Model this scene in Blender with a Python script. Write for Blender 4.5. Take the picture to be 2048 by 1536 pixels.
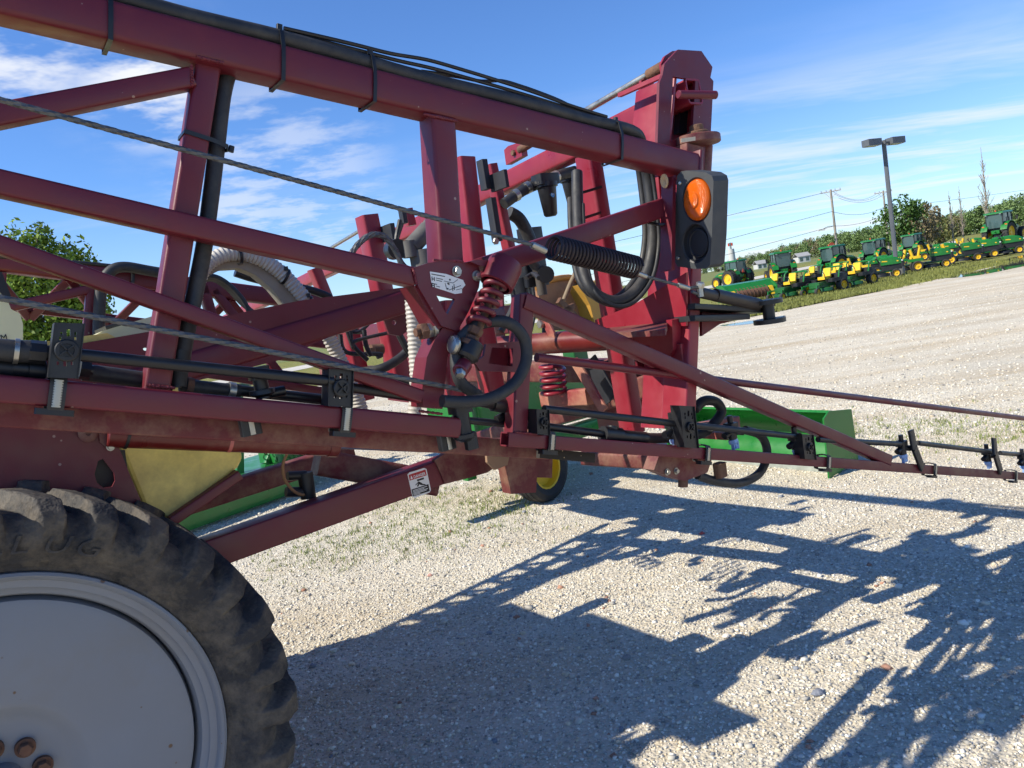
import bpy, math, random
from mathutils import Vector as V, Matrix
from mathutils.geometry import tessellate_polygon
rad = math.radians
S = bpy.context.scene
for o in list(bpy.data.objects):
    bpy.data.objects.remove(o)
COL = S.collection

# ---------------------------------------------------------------- camera
EYE, PITCH, ROLL, F = 1.84, rad(6.0), rad(9.0), 1538.0
CAM = V((0, 0, EYE))
UP0 = V((0, math.sin(PITCH), math.cos(PITCH)))
CF = V((0, math.cos(PITCH), -math.sin(PITCH)))
CX = V((1, 0, 0)) * math.cos(ROLL) - UP0 * math.sin(ROLL)
CY = V((1, 0, 0)) * math.sin(ROLL) + UP0 * math.cos(ROLL)
cd = bpy.data.cameras.new('camera')
cd.sensor_width = 36.0
cd.lens = F / 2048 * 36
cd.clip_start, cd.clip_end = 0.05, 3000
cam = bpy.data.objects.new('camera', cd)
COL.objects.link(cam)
M = Matrix((CX, CY, -CF)).transposed().to_4x4()
M.translation = CAM
cam.matrix_world = M
S.camera = cam

# ---------------------------------------------------------------- daylight
AZ = rad(35.0)                       # heading of the machine, measured from the picture plane
L = V((math.cos(AZ), math.sin(AZ), 0))
W = V((-math.sin(AZ), math.cos(AZ), 0))
Z = V((0, 0, 1))
SUN_EL = rad(43)
sh = (-L + W * 0.28).normalized()     # horizontal direction towards the sun
TO_SUN = sh * math.cos(SUN_EL) + Z * math.sin(SUN_EL)
sl = bpy.data.lights.new('sun', 'SUN')
sl.energy, sl.angle, sl.color = 5.0, rad(0.53), (1.0, 0.93, 0.79)
so = bpy.data.objects.new('sun', sl)
so.rotation_euler = (-TO_SUN).to_track_quat('-Z', 'Y').to_euler()
so.location = (0, 0, 30)
COL.objects.link(so)

wd = bpy.data.worlds.new('World')
S.world = wd
wd.use_nodes = True
nt = wd.node_tree
nt.nodes.clear()
def N(t, ty, **kw):
    n = t.nodes.new(ty)
    for k, v in kw.items():
        setattr(n, k, v)
    return n
def setin(n, **kw):
    for k, v in kw.items():
        n.inputs[k.replace('_', ' ')].default_value = v
sky = N(nt, 'ShaderNodeTexSky', sky_type='NISHITA', sun_disc=False)
sky.sun_elevation = SUN_EL
sky.sun_rotation = math.atan2(sh.x, sh.y)
sky.altitude, sky.air_density, sky.dust_density, sky.ozone_density = 200, 1.0, 0.0, 1.6
tc = N(nt, 'ShaderNodeTexCoord')
sep = N(nt, 'ShaderNodeSeparateXYZ')
nt.links.new(tc.outputs['Generated'], sep.inputs[0])
def mth(t, op, a, b=None, c=None):
    n = N(t, 'ShaderNodeMath', operation=op)
    for i, v in enumerate((a, b, c)):
        if v is None: continue
        if isinstance(v, (int, float)): n.inputs[i].default_value = v
        else: t.links.new(v, n.inputs[i])
    return n.outputs[0]
def ramp(t, fac, stops, interp='LINEAR'):
    n = N(t, 'ShaderNodeValToRGB')
    n.color_ramp.interpolation = interp
    e = n.color_ramp.elements
    while len(e) < len(stops): e.new(0.5)
    for el, (p, c) in zip(e, stops):
        el.position = p
        el.color = c if len(c) == 4 else (*c, 1)
    t.links.new(fac, n.inputs[0])
    return n.outputs[0]
# clouds: the view direction projected on a flat layer high above
zc = mth(nt, 'ADD', mth(nt, 'MAXIMUM', sep.outputs[2], 0.015), 0.06)
cx = mth(nt, 'DIVIDE', sep.outputs[0], zc)
cy = mth(nt, 'DIVIDE', sep.outputs[1], zc)
comb = N(nt, 'ShaderNodeCombineXYZ')
nt.links.new(cx, comb.inputs[0]); nt.links.new(cy, comb.inputs[1])
def cloud(scale, detail, rough, sx, sy, off, lo, hi, rot=0.0, dist=0.0):
    mp = N(nt, 'ShaderNodeMapping')
    mp.inputs['Scale'].default_value = (sx, sy, 1)
    mp.inputs['Location'].default_value = off
    mp.inputs['Rotation'].default_value = (0, 0, rot)
    nt.links.new(comb.outputs[0], mp.inputs[0])
    no = N(nt, 'ShaderNodeTexNoise')
    setin(no, Scale=scale, Detail=detail, Roughness=rough, Distortion=dist)
    nt.links.new(mp.outputs[0], no.inputs['Vector'])
    return ramp(nt, no.outputs[0], [(lo, (0, 0, 0)), (hi, (1, 1, 1))], 'EASE')
def direction_mask(d, r0, r1):      # a bank of cloud that stands in one quarter of the sky
    dt = N(nt, 'ShaderNodeVectorMath', operation='DOT_PRODUCT')
    nt.links.new(tc.outputs['Generated'], dt.inputs[0]); dt.inputs[1].default_value = d.normalized()
    return ramp(nt, dt.outputs['Value'], [(math.cos(r1), (0, 0, 0)), (math.cos(r0), (1, 1, 1))], 'EASE')
def ray(px, py):
    return CX * ((px - 1024) / F) + CY * (-(py - 768) / F) + CF
PUFF = cloud(2.4, 5, 0.62, 1, 1, (3.1, 5.2, 0), 0.40, 0.60)
m1 = mth(nt, 'MAXIMUM', direction_mask(ray(30, 70), .02, .085), direction_mask(ray(285, 150), .03, .095))
m1 = mth(nt, 'MAXIMUM', m1, mth(nt, 'MULTIPLY', direction_mask(ray(560, 350), .02, .16), .45))
m1 = mth(nt, 'MAXIMUM', m1, mth(nt, 'MULTIPLY', direction_mask(ray(470, 420), .01, .05), .55))
puffs = mth(nt, 'MULTIPLY', PUFF, m1)
BAND = cloud(0.62, 5, 0.62, 0.6, 1.7, (7.3, 1.9, 0), 0.40, 0.70, 0.5, 0.5)
low = ramp(nt, sep.outputs[2], [(0.0, (.85, .85, .85)), (0.14, (.7, .7, .7)), (0.22, (.12, .12, .12)), (.27, (0, 0, 0))])
wisp = mth(nt, 'MULTIPLY', mth(nt, 'MULTIPLY', BAND, low), mth(nt, 'MAXIMUM', direction_mask(ray(2000, 380), .25, .85), .3))
HAZE = ramp(nt, sep.outputs[2], [(0.0, (.24, .24, .24)), (0.20, (0.0, 0.0, 0.0))])
call = mth(nt, 'MAXIMUM', mth(nt, 'MAXIMUM', puffs, wisp), HAZE)
hs = N(nt, 'ShaderNodeMix', data_type='RGBA', blend_type='MULTIPLY')
hs.inputs['Factor'].default_value = 1.0
hs.inputs['B'].default_value = (0.58, 0.87, 1.31, 1)
nt.links.new(sky.outputs[0], hs.inputs['A'])
mix = N(nt, 'ShaderNodeMix', data_type='RGBA')
nt.links.new(call, mix.inputs['Factor'])
nt.links.new(hs.outputs['Result'], mix.inputs['A'])
mix.inputs['B'].default_value = (6.8, 7.0, 7.4, 1)
bg = N(nt, 'ShaderNodeBackground')
bg.inputs['Strength'].default_value = 0.105
nt.links.new(mix.outputs['Result'], bg.inputs[0])
wo = N(nt, 'ShaderNodeOutputWorld')
nt.links.new(bg.outputs[0], wo.inputs[0])
vs = S.view_settings
vs.view_transform, vs.look, vs.exposure, vs.gamma = 'Standard', 'None', 0.42, 1.0
vs.use_curve_mapping = False
S.cycles.use_denoising = True
S.cycles.max_bounces, S.cycles.diffuse_bounces, S.cycles.glossy_bounces, S.cycles.transmission_bounces = 4, 3, 2, 2
S.cycles.use_adaptive_sampling, S.cycles.adaptive_threshold = True, 0.02

# ---------------------------------------------------------------- where a sight line meets a plane of the place
def ray(px, py):
    return CX * ((px - 1024) / F) + CY * (-(py - 768) / F) + CF
def pd(px, py, d): return CAM + ray(px, py) * d
def pw(px, py, w):                    # upright plane along the machine, w metres across
    r = ray(px, py); return CAM + r * (w / r.dot(W))
def pl(px, py, l):                    # upright plane across the machine, l metres along
    r = ray(px, py); return CAM + r * (l / r.dot(L))
def pg(px, py, z=0.0):                # level plane
    r = ray(px, py); return CAM + r * ((z - EYE) / r.z)
def LW(l, w, z): return L * l + W * w + Z * z
def depth(p): return (p - CAM).dot(CF)
def proj(p):
    q = p - CAM; d = q.dot(CF)
    return (1024 + F * q.dot(CX) / d, 768 - F * q.dot(CY) / d)

# ---------------------------------------------------------------- mesh maker
def catmull(pts, sub, closed=False):
    out = []
    n = len(pts)
    if n < 3 and not closed: 
        return [pts[0].lerp(pts[1], i / sub) for i in range(sub + 1)]
    rng = range(n) if closed else range(n - 1)
    for i in rng:
        if closed: p0, p1, p2, p3 = pts[i - 1], pts[i], pts[(i + 1) % n], pts[(i + 2) % n]
        else: p0, p1, p2, p3 = pts[max(i - 1, 0)], pts[i], pts[i + 1], pts[min(i + 2, n - 1)]
        for k in range(sub):
            t = k / sub
            out.append(0.5 * ((2 * p1) + (p2 - p0) * t + (2 * p0 - 5 * p1 + 4 * p2 - p3) * t * t + (3 * p1 - p0 - 3 * p2 + p3) * t ** 3))
    if not closed: out.append(pts[-1].copy())
    return out
def rrect(h, t, r, k=3):
    r = min(r, h * .49, t * .49)
    o = []
    for cx_, cy_, a0 in ((h/2-r, t/2-r, 0), (-h/2+r, t/2-r, 90), (-h/2+r, -t/2+r, 180), (h/2-r, -t/2+r, 270)):
        for i in range(k + 1):
            a = rad(a0 + 90 * i / k)
            o.append((cx_ + r * math.cos(a), cy_ + r * math.sin(a)))
    return o
def perp(d):
    a = V((0, 0, 1)) if abs(d.z) < .9 else V((1, 0, 0))
    n = d.cross(a).normalized()
    return n, d.cross(n).normalized()
class G:
    def __init__(s): s.v = []; s.f = []
    def add(s, v, f):
        b = len(s.v); s.v += v; s.f += [tuple(i + b for i in q) for q in f]; return s
    def loft(s, rings, cap=True, closed=False):
        n = len(rings[0]); v = [p for r in rings for p in r]; f = []
        m = len(rings)
        for i in range(m if closed else m - 1):
            a, b = i * n, ((i + 1) % m) * n
            for j in range(n):
                k = (j + 1) % n
                f.append((a + j, a + k, b + k, b + j))
        if cap and not closed:
            f.append(tuple(range(n - 1, -1, -1))); f.append(tuple((m - 1) * n + j for j in range(n)))
        return s.add(v, f)
    def bar(s, A, B, h, t, out, r=None, front=True, hollow=None):
        """rectangular tube from A to B; A, B on the middle of its front face; out points out of that face"""
        d = (B - A).normalized(); o = (out - d * out.dot(d)).normalized(); si = d.cross(o)
        r = min(h, t) * .16 if r is None else r
        pr = rrect(h, t, r)
        sh_ = -o * (t / 2) if front else V((0, 0, 0))
        ring = lambda P, q: [P + sh_ + si * a + o * b for a, b in q]
        rings = [ring(A, pr), ring(B, pr)]
        if hollow:
            q = rrect(h - 2 * hollow, t - 2 * hollow, max(r - hollow, .001))
            rings = [ring(A + d * min(.25, (B - A).length * .4), q), ring(A, q)] + rings
        return s.loft(rings)
    def pipe(s, pts, r, seg=12, sub=6, closed=False, rf=None, twist=None):
        P = catmull(pts, sub, closed) if sub > 1 else list(pts)
        n = len(P); rings = []; prev = None; acc = 0
        for i in range(n):
            if closed: d = (P[(i + 1) % n] - P[i - 1])
            else: d = P[min(i + 1, n - 1)] - P[max(i - 1, 0)]
            if d.length < 1e-9: d = V((0, 0, 1))
            d.normalize()
            if prev is None: a = perp(d)[0]
            else: a = (prev - d * prev.dot(d)).normalized()
            prev = a; b = d.cross(a)
            if i: acc += (P[i] - P[i - 1]).length
            rr = r if rf is None else r * rf(acc, i / max(n - 1, 1))
            ring = []
            for j in range(seg):
                th = 2 * math.pi * j / seg
                q = rr if twist is None else rr * (1 + .16 * math.cos(6 * th + twist * acc))
                ring.append(P[i] + a * (q * math.cos(th)) + b * (q * math.sin(th)))
            rings.append(ring)
        return s.loft(rings, True, closed)
    def cyl(s, A, B, r, seg=20, r2=None, ch=0):
        d = (B - A); ln = d.length; d.normalize(); a, b = perp(d)
        r2 = r if r2 is None else r2
        st = [(0, r), (ln, r2)] if not ch else [(0, r - ch), (ch, r), (ln - ch, r2), (ln, r2 - ch)]
        return s.loft([[A + d * z + a * (q * math.cos(2*math.pi*j/seg)) + b * (q * math.sin(2*math.pi*j/seg)) for j in range(seg)] for z, q in st])
    def lathe(s, O, ax, prof, seg=32, a=None, sy=1.0, cap=True):
        ax = ax.normalized()
        if a is None: a, b = perp(ax)
        else: a = (a - ax * a.dot(ax)).normalized(); b = ax.cross(a)
        return s.loft([[O + ax * z + a * (q * math.cos(2*math.pi*j/seg)) + b * (q * sy * math.sin(2*math.pi*j/seg)) for j in range(seg)] for z, q in prof], cap)
    def coil(s, A, B, R, r, turns, seg=8, per=20, closed_ends=False):
        d = (B - A); ln = d.length; d.normalize(); a, b = perp(d); n = int(turns * per)
        P = []
        for i in range(n + 1):
            th = 2 * math.pi * i / per
            P.append(A + d * (ln * i / n) + a * (R * math.cos(th)) + b * (R * math.sin(th)))
        return s.pipe(P, r, seg, 1)
    def prism(s, pts, th, holes=()):
        loops = [list(pts)] + [list(h) for h in holes]
        flat = [p for l_ in loops for p in l_]
        tri = tessellate_polygon(loops)
        n = len(flat)
        v = flat + [p + th for p in flat]
        nrm = V((0, 0, 0))
        for i in range(len(pts)):
            nrm += pts[i].cross(pts[(i + 1) % len(pts)])
        f = []
        for t in tri:
            a, b, c = t
            tn = (flat[b] - flat[a]).cross(flat[c] - flat[a])
            if tn.dot(th) > 0: a, c = c, a
            f.append((a, b, c)); f.append((c + n, b + n, a + n))
        st = 0
        for l_ in loops:
            k = len(l_)
            for i in range(k):
                a, b = st + i, st + (i + 1) % k
                f.append((a, b, b + n, a + n))
            st += k
        return s.add(v, f)
    def box(s, c, ax, ay, az, dx, dy, dz, r=.004):
        return s.bar(c - az * (dz / 2), c + az * (dz / 2), dx, dy, ay, r, front=False)
    def hexa(s, P, ax, r, h):
        d = ax.normalized(); a, b = perp(d)
        st = [(0, r), (h * .8, r), (h, r * .86)]
        return s.loft([[P + d * z + a * (q * math.cos(math.pi*j/3)) + b * (q * math.sin(math.pi*j/3)) for j in range(6)] for z, q in st])
    def band(s, pts, ax, width, th):
        c = sum(pts, V((0, 0, 0))) / len(pts)
        o = []
        n = len(pts)
        for i in range(n):
            t_ = (pts[(i + 1) % n] - pts[i - 1]).normalized(); q = t_.cross(ax).normalized()
            if q.dot(pts[i] - c) < 0: q = -q
            o.append(pts[i] + q * th)
        hw = ax * (width / 2)
        return s.loft([[p - hw, p + hw, q + hw, q - hw] for p, q in zip(pts, o)], False, True)
    def quadleaf(s, P, a, b):
        return s.add([P - a - b, P + a - b, P + a + b, P - a + b], [(0, 1, 2, 3)])
ROOTS = {}
def obj(name, g, mat, parent=None, label=None, smooth=38, kind=None):
    me = bpy.data.meshes.new(name)
    off = ROOTS.get(parent.name, V((0, 0, 0))) if parent is not None else V((0, 0, 0))
    me.from_pydata([tuple(p - off) for p in g.v], [], g.f)
    me.validate(); 
    if smooth:
        me.shade_smooth(); me.set_sharp_from_angle(angle=rad(smooth))
    for m in (mat if isinstance(mat, (list, tuple)) else [mat]): me.materials.append(m)
    o = bpy.data.objects.new(name, me)
    COL.objects.link(o)
    if parent is not None:
        o.parent = parent
        ROOTS[o.name] = off
    if label: o['label'] = label
    if kind: o['kind'] = kind
    return o
def fixnormals(o):
    import bmesh
    bm = bmesh.new(); bm.from_mesh(o.data); bmesh.ops.recalc_face_normals(bm, faces=bm.faces); bm.to_mesh(o.data); bm.free()
def tag(o, label, cat=None, group=None, kind=None):
    o['label'] = label
    if cat: o['category'] = cat
    if group: o['group'] = group
    if kind: o['kind'] = kind
    return o
def thing(name, label, cat, loc, rz=0.0, group=None, world=False):
    """Empty at a thing's base. world=True: its parts are given in world coordinates"""
    o = bpy.data.objects.new(name, None)
    o.empty_display_size = .2
    COL.objects.link(o); o.location = loc; o.rotation_euler = (0, 0, rz)
    ROOTS[o.name] = V(loc) if world else V((0, 0, 0))
    return tag(o, label, cat, group)
def copy_tree(o, parent=None):
    c = o.copy(); COL.objects.link(c); c.parent = parent
    for ch in list(o.children): copy_tree(ch, c)
    return c

# ---------------------------------------------------------------- materials
def lin(r, g, b):
    f = lambda c: (c / 255 / 12.92) if c <= 10 else ((c / 255 + .055) / 1.055) ** 2.4
    return (f(r), f(g), f(b), 1)
def mat(name, col, rough=.5, metal=0.0, var=.18, scale=5.0, dust=None, damt=.5, dscale=3.0, bump=0.0, bscale=60.0, spec=.5, coat=0.0, trans=0.0, sss=0.0, rvar=.12, coords='Object', speck=None):
    m = bpy.data.materials.new(name)
    m.use_nodes = True
    t = m.node_tree
    b = t.nodes['Principled BSDF']
    co = N(t, 'ShaderNodeTexCoord').outputs[coords]
    no = N(t, 'ShaderNodeTexNoise'); setin(no, Scale=scale, Detail=3.0, Roughness=.6)
    t.links.new(co, no.inputs['Vector'])
    c = V(col[:3])
    base = ramp(t, no.outputs[0], [(.25, tuple(c * (1 - var))), (.75, tuple(c * (1 + var)))])
    if dust is not None:
        n2 = N(t, 'ShaderNodeTexNoise'); setin(n2, Scale=dscale, Detail=5.0, Roughness=.72)
        t.links.new(co, n2.inputs['Vector'])
        fac = ramp(t, n2.outputs[0], [(.62 - damt * .3, (0, 0, 0)), (.82, (damt, damt, damt))])
        mx = N(t, 'ShaderNodeMix', data_type='RGBA')
        t.links.new(fac, mx.inputs['Factor']); t.links.new(base, mx.inputs['A'])
        mx.inputs['B'].default_value = (*dust[:3], 1)
        base = mx.outputs['Result']
    if speck is not None:
        vo = N(t, 'ShaderNodeTexVoronoi'); setin(vo, Scale=speck[1])
        t.links.new(co, vo.inputs['Vector'])
        n3 = N(t, 'ShaderNodeTexNoise'); setin(n3, Scale=speck[1] * .35, Detail=2.0)
        t.links.new(co, n3.inputs['Vector'])
        d_ = mth(t, 'ADD', vo.outputs['Distance'], mth(t, 'MULTIPLY', n3.outputs[0], 1.0))
        fac = ramp(t, d_, [(speck[2], (1, 1, 1)), (speck[2] + .05, (0, 0, 0))])
        mx = N(t, 'ShaderNodeMix', data_type='RGBA')
        t.links.new(fac, mx.inputs['Factor']); t.links.new(base, mx.inputs['A'])
        mx.inputs['B'].default_value = (*speck[0][:3], 1)
        base = mx.outputs['Result']
    t.links.new(base, b.inputs['Base Color'])
    rr = ramp(t, no.outputs[0], [(.3, (max(rough - rvar, .02),) * 3), (.7, (min(rough + rvar, 1),) * 3)])
    t.links.new(rr, b.inputs['Roughness'])
    b.inputs['Metallic'].default_value = metal
    b.inputs['Specular IOR Level'].default_value = spec
    if coat: b.inputs['Coat Weight'].default_value = coat; b.inputs['Coat Roughness'].default_value = .15
    if trans: b.inputs['Transmission Weight'].default_value = trans
    if sss:
        b.inputs['Subsurface Weight'].default_value = sss
        b.inputs['Subsurface Radius'].default_value = (.05, .04, .02)
    if bump:
        n4 = N(t, 'ShaderNodeTexNoise'); setin(n4, Scale=bscale, Detail=2.0, Roughness=.6)
        t.links.new(co, n4.inputs['Vector'])
        bp = N(t, 'ShaderNodeBump'); setin(bp, Strength=bump, Distance=.01)
        t.links.new(n4.outputs[0], bp.inputs['Height']); t.links.new(bp.outputs[0], b.inputs['Normal'])
    return m
TAN = lin(165, 140, 110)
RED = mat('maroon_paint', lin(98, 25, 38), .42, var=.10, scale=9, dust=lin(130, 60, 64), damt=.14, dscale=9, bump=.04, bscale=220, spec=.5, speck=(lin(150, 120, 110), 34, .42))
RED_D = mat('dusty_maroon_paint', lin(96, 32, 38), .6, var=.22, scale=7, dust=TAN, damt=.62, dscale=6, bump=.08, bscale=120)
RED_LIT = mat('sunlit_maroon_paint', lin(136, 34, 48), .38, var=.10, scale=8, dust=lin(165, 95, 92), damt=.25, dscale=6, bump=.03, bscale=200)  # lighter copy of the maroon, sunlight put into its colour
ORR = mat('faded_red_cylinder_paint', lin(104, 32, 30), .36, var=.14, scale=6, dust=TAN, damt=.4, dscale=4)
WORN = mat('worn_red_paint_and_primer', lin(140, 52, 56), .6, var=.15, scale=10, dust=lin(190, 160, 125), damt=.8, dscale=5)
RUBBER = mat('black_hose_rubber', lin(38, 39, 42), .58, var=.25, scale=14, dust=lin(96, 90, 80), damt=.5, dscale=9, bump=.05, bscale=150)
PLASTIC = mat('black_plastic', lin(24, 25, 29), .42, var=.2, scale=18, dust=lin(80, 76, 70), damt=.25, dscale=10)
PAD = mat('black_wear_pad', lin(34, 36, 42), .6, var=.2, scale=12)
ZINC = mat('zinc_steel', lin(170, 168, 160), .35, metal=.85, var=.15, scale=20, dust=lin(120, 100, 80), damt=.3)
CHROME = mat('chrome_rod', lin(215, 215, 220), .08, metal=1.0, var=.03)
RUST = mat('rusty_steel', lin(96, 66, 50), .8, var=.4, scale=25, dust=lin(140, 110, 84), damt=.6, dscale=14, bump=.3, bscale=90)
DARKST = mat('dark_spring_steel', lin(50, 40, 42), .5, metal=.35, var=.3, scale=30, dust=lin(90, 70, 60), damt=.3, dscale=20)
WIRE = mat('galvanised_wire', lin(96, 98, 100), .5, metal=.6, var=.3, scale=30)
TYRE = mat('dusty_tyre_rubber', lin(44, 43, 44), .78, var=.5, scale=9, dust=lin(132, 120, 102), damt=.68, dscale=10, bump=.8, bscale=40)
RIM = mat('pale_grey_wheel_paint', lin(120, 124, 131), .38, var=.06, scale=3, dust=lin(120, 112, 100), damt=.4, dscale=3.5, speck=(lin(96, 72, 52), 20, .45), bump=.02)
TANK = mat('yellow_tank_plastic', lin(242, 220, 122), .45, var=.08, scale=4, dust=lin(120, 92, 48), damt=.75, dscale=5)
CREAM = mat('cream_tank_plastic', lin(226, 222, 176), .4, var=.05, scale=3)
CORR = mat('white_corrugated_hose', lin(180, 175, 166), .55, var=.08, scale=8, dust=lin(140, 120, 98), damt=.4)
GREY = mat('grey_plastic_housing', lin(60, 63, 66), .62, var=.10, scale=20, bump=.12, bscale=400)
DARKG = mat('dark_grey_rubber', lin(30, 32, 38), .5, var=.1)
WHITE = mat('white_sticker', lin(222, 222, 220), .4, var=.03, scale=10, speck=(lin(120, 118, 112), 60, .22))
INK = mat('black_print', lin(22, 22, 26), .5, var=.05)
REDINK = mat('red_print', lin(176, 34, 40), .45, var=.05)
BLUEP = mat('pale_blue_nozzle_plastic', lin(140, 172, 214), .4, var=.08)
BLUEK = mat('blue_sticker', lin(60, 130, 180), .4, var=.05)
GREEN = mat('green_machine_paint', lin(28, 112, 42), .36, var=.10, scale=5, dust=lin(110, 140, 90), damt=.2, coat=.2)
GREEND = mat('dark_green_machine_paint', lin(34, 92, 44), .42, var=.12, scale=5, dust=lin(90, 110, 80), damt=.2)
YEL = mat('yellow_machine_paint', lin(226, 182, 38), .4, var=.06, scale=5)
GLASS = mat('cab_glass', lin(62, 84, 84), .08, var=.15, scale=2, spec=.8)
LAMPRED = mat('orange_red_reflector', lin(226, 80, 44), .4, var=.05)
BLACKP = mat('black_machine_paint', lin(34, 35, 36), .5, var=.15)
am = bpy.data.materials.new('amber_lens'); am.use_nodes = True
_b = am.node_tree.nodes['Principled BSDF']
setin(_b, Roughness=.16); _b.inputs['Base Color'].default_value = lin(214, 96, 16)
_b.inputs['Subsurface Radius'].default_value = (.03, .012, .003)
_w = N(am.node_tree, 'ShaderNodeTexWave', wave_type='BANDS', bands_direction='Z'); setin(_w, Scale=90.0, Distortion=0.4)
_c = N(am.node_tree, 'ShaderNodeTexCoord'); am.node_tree.links.new(_c.outputs['Object'], _w.inputs['Vector'])
_p = N(am.node_tree, 'ShaderNodeBump'); setin(_p, Strength=.55, Distance=.004)
am.node_tree.links.new(_w.outputs['Color'], _p.inputs['Height']); am.node_tree.links.new(_p.outputs[0], _b.inputs['Normal'])
AMBER = am
# ================================================================ ground
import numpy as np
rnd = random.Random(11)
def ground_mat(name, cols, vs_, patch, bumpd, soil=None, soilamt=.5):
    m = bpy.data.materials.new(name); m.use_nodes = True; t = m.node_tree; b = t.nodes['Principled BSDF']
    co = N(t, 'ShaderNodeTexCoord').outputs['Object']
    vo = N(t, 'ShaderNodeTexVoronoi'); setin(vo, Scale=vs_); t.links.new(co, vo.inputs['Vector'])
    sp = N(t, 'ShaderNodeSeparateColor'); t.links.new(vo.outputs['Color'], sp.inputs[0])
    c1 = ramp(t, sp.outputs[0], [(i / (len(cols) - 1), c) for i, c in enumerate(cols)])
    n1 = N(t, 'ShaderNodeTexNoise'); setin(n1, Scale=patch, Detail=8.0, Roughness=.65); 
    mp = N(t, 'ShaderNodeMapping'); mp.inputs['Rotation'].default_value = (0, 0, -.25); mp.inputs['Scale'].default_value = (.16, 1.3, 1)
    t.links.new(co, mp.inputs[0]); t.links.new(mp.outputs[0], n1.inputs['Vector'])
    f = ramp(t, n1.outputs[0], [(.42, (0, 0, 0)), (.68, (soilamt,) * 3)])
    mx = N(t, 'ShaderNodeMix', data_type='RGBA'); t.links.new(f, mx.inputs['Factor']); t.links.new(c1, mx.inputs['A']); mx.inputs['B'].default_value = soil
    n2 = N(t, 'ShaderNodeTexNoise'); setin(n2, Scale=.35, Detail=6.0, Roughness=.7); t.links.new(co, n2.inputs['Vector'])
    f2 = ramp(t, n2.outputs[0], [(.3, (.86, .86, .86)), (.7, (1.1, 1.1, 1.1))])
    m2 = N(t, 'ShaderNodeMix', data_type='RGBA', blend_type='MULTIPLY'); m2.inputs['Factor'].default_value = 1
    t.links.new(mx.outputs['Result'], m2.inputs['A']); t.links.new(f2, m2.inputs['B'])
    t.links.new(m2.outputs['Result'], b.inputs['Base Color'])
    b.inputs['Roughness'].default_value = .95; b.inputs['Specular IOR Level'].default_value = .15
    n3 = N(t, 'ShaderNodeTexNoise'); setin(n3, Scale=vs_ * .5, Detail=6.0, Roughness=.7); t.links.new(co, n3.inputs['Vector'])
    hgt = mth(t, 'ADD', mth(t, 'MULTIPLY', vo.outputs['Distance'], -.7), n3.outputs[0])
    bp = N(t, 'ShaderNodeBump'); setin(bp, Strength=.9, Distance=bumpd); t.links.new(hgt, bp.inputs['Height']); t.links.new(bp.outputs[0], b.inputs['Normal'])
    return m
GRAVEL = ground_mat('pale_gravel', [lin(184, 176, 158), lin(214, 206, 187), lin(198, 190, 171), lin(222, 214, 198)], 60, .9, .014, lin(176, 154, 118), .6)
GRASSM = ground_mat('short_grass_ground', [lin(98, 106, 50), lin(126, 130, 62), lin(112, 114, 60), lin(150, 144, 84)], 9, 1.2, .06, lin(150, 138, 100), .35)
FIELDM = ground_mat('far_field', [lin(96, 116, 62), lin(118, 130, 76), lin(106, 118, 70), lin(130, 128, 88)], 2, .06, .1, lin(128, 116, 84), .6)
ROADM = ground_mat('pale_road', [lin(186, 182, 172), lin(200, 196, 186)], 6, .3, .01, lin(180, 172, 158), .3)
def sheet(name, pts, m, label, z=0.0):
    g = G(); g.add([V((p.x, p.y, z)) for p in pts], [tuple(range(len(pts)))])
    o = obj(name, g, m, None, smooth=0)
    if o.data.polygons[0].normal.z < 0: o.data.flip_normals()
    return tag(o, label, kind='structure')
sheet('ground', [V((-900, -60, 0)), V((1500, -60, 0)), V((1500, 1500, 0)), V((-900, 1500, 0))], GRAVEL, 'pale gravel lot running out to the fields')
edge = [(-900, 1010), (-300, 905), (300, 812), (700, 765), (1000, 722), (1250, 682), (1400, 655), (1440, 645), (1500, 634), (1580, 617), (1680, 597), (1760, 582), (1850, 564), (1950, 542), (2060, 517), (2350, 458)]
ep = [pg(x, y) for x, y in edge]
wob = []
for i in range(len(ep) - 1):
    for k in range(14):
        q = ep[i].lerp(ep[i + 1], k / 14); a_ = q.length * .010
        wob.append(q + V((rnd.uniform(-a_, a_), rnd.uniform(-a_, a_), 0)))
sheet('grass_strip', wob + [V((1400, 900, 0)), V((1400, 1400, 0)), V((-880, 1400, 0))], GRASSM, 'mown grass strip the machines stand on', .004)
fe = [pg(x, y) for x, y in ((-800, 905), (590, 722), (1500, 546), (1700, 512), (1900, 477), (2060, 452))]
sheet('field', fe + [V((1390, 1000, 0)), V((1390, 1390, 0)), V((-870, 1390, 0))], FIELDM, 'open green field beyond the road', .012)
ra, rb = [pg(x, y) for x, y in ((-600, 955), (590, 742), (1620, 537), (1915, 485))], [pg(x, y) for x, y in ((-600, 945), (590, 734), (1620, 532), (1915, 481))]
sheet('road', ra + rb[::-1], ROADM, 'thin pale road crossing behind the machines', .018)
# worn pale tracks in the grass edge, puddles on the lot
WATER = mat('puddle_water', lin(60, 56, 48), .03, var=.1, spec=.6, rvar=.01)
def puddle(pts, label):
    P = [pg(x, y) for x, y in pts]; Q = catmull(P, 5, True)
    sheet('puddle', [q + V((rnd.uniform(-.03, .03), rnd.uniform(-.05, .05), 0)) for q in Q], WATER, label, .006)
puddle([(1436, 652), (1480, 645), (1535, 637), (1572, 631), (1540, 640), (1485, 650)], 'thin puddle beside the grass edge behind the mast')
puddle([(1890, 556), (1960, 541), (2060, 516), (2200, 490), (2160, 508), (2060, 530), (1960, 550)], 'long puddle reflecting the mowers on the gravel')
puddle([(1900, 542), (1960, 530), (2060, 508), (2060, 513), (1970, 534)], 'narrow wet strip along the grass edge')

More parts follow.
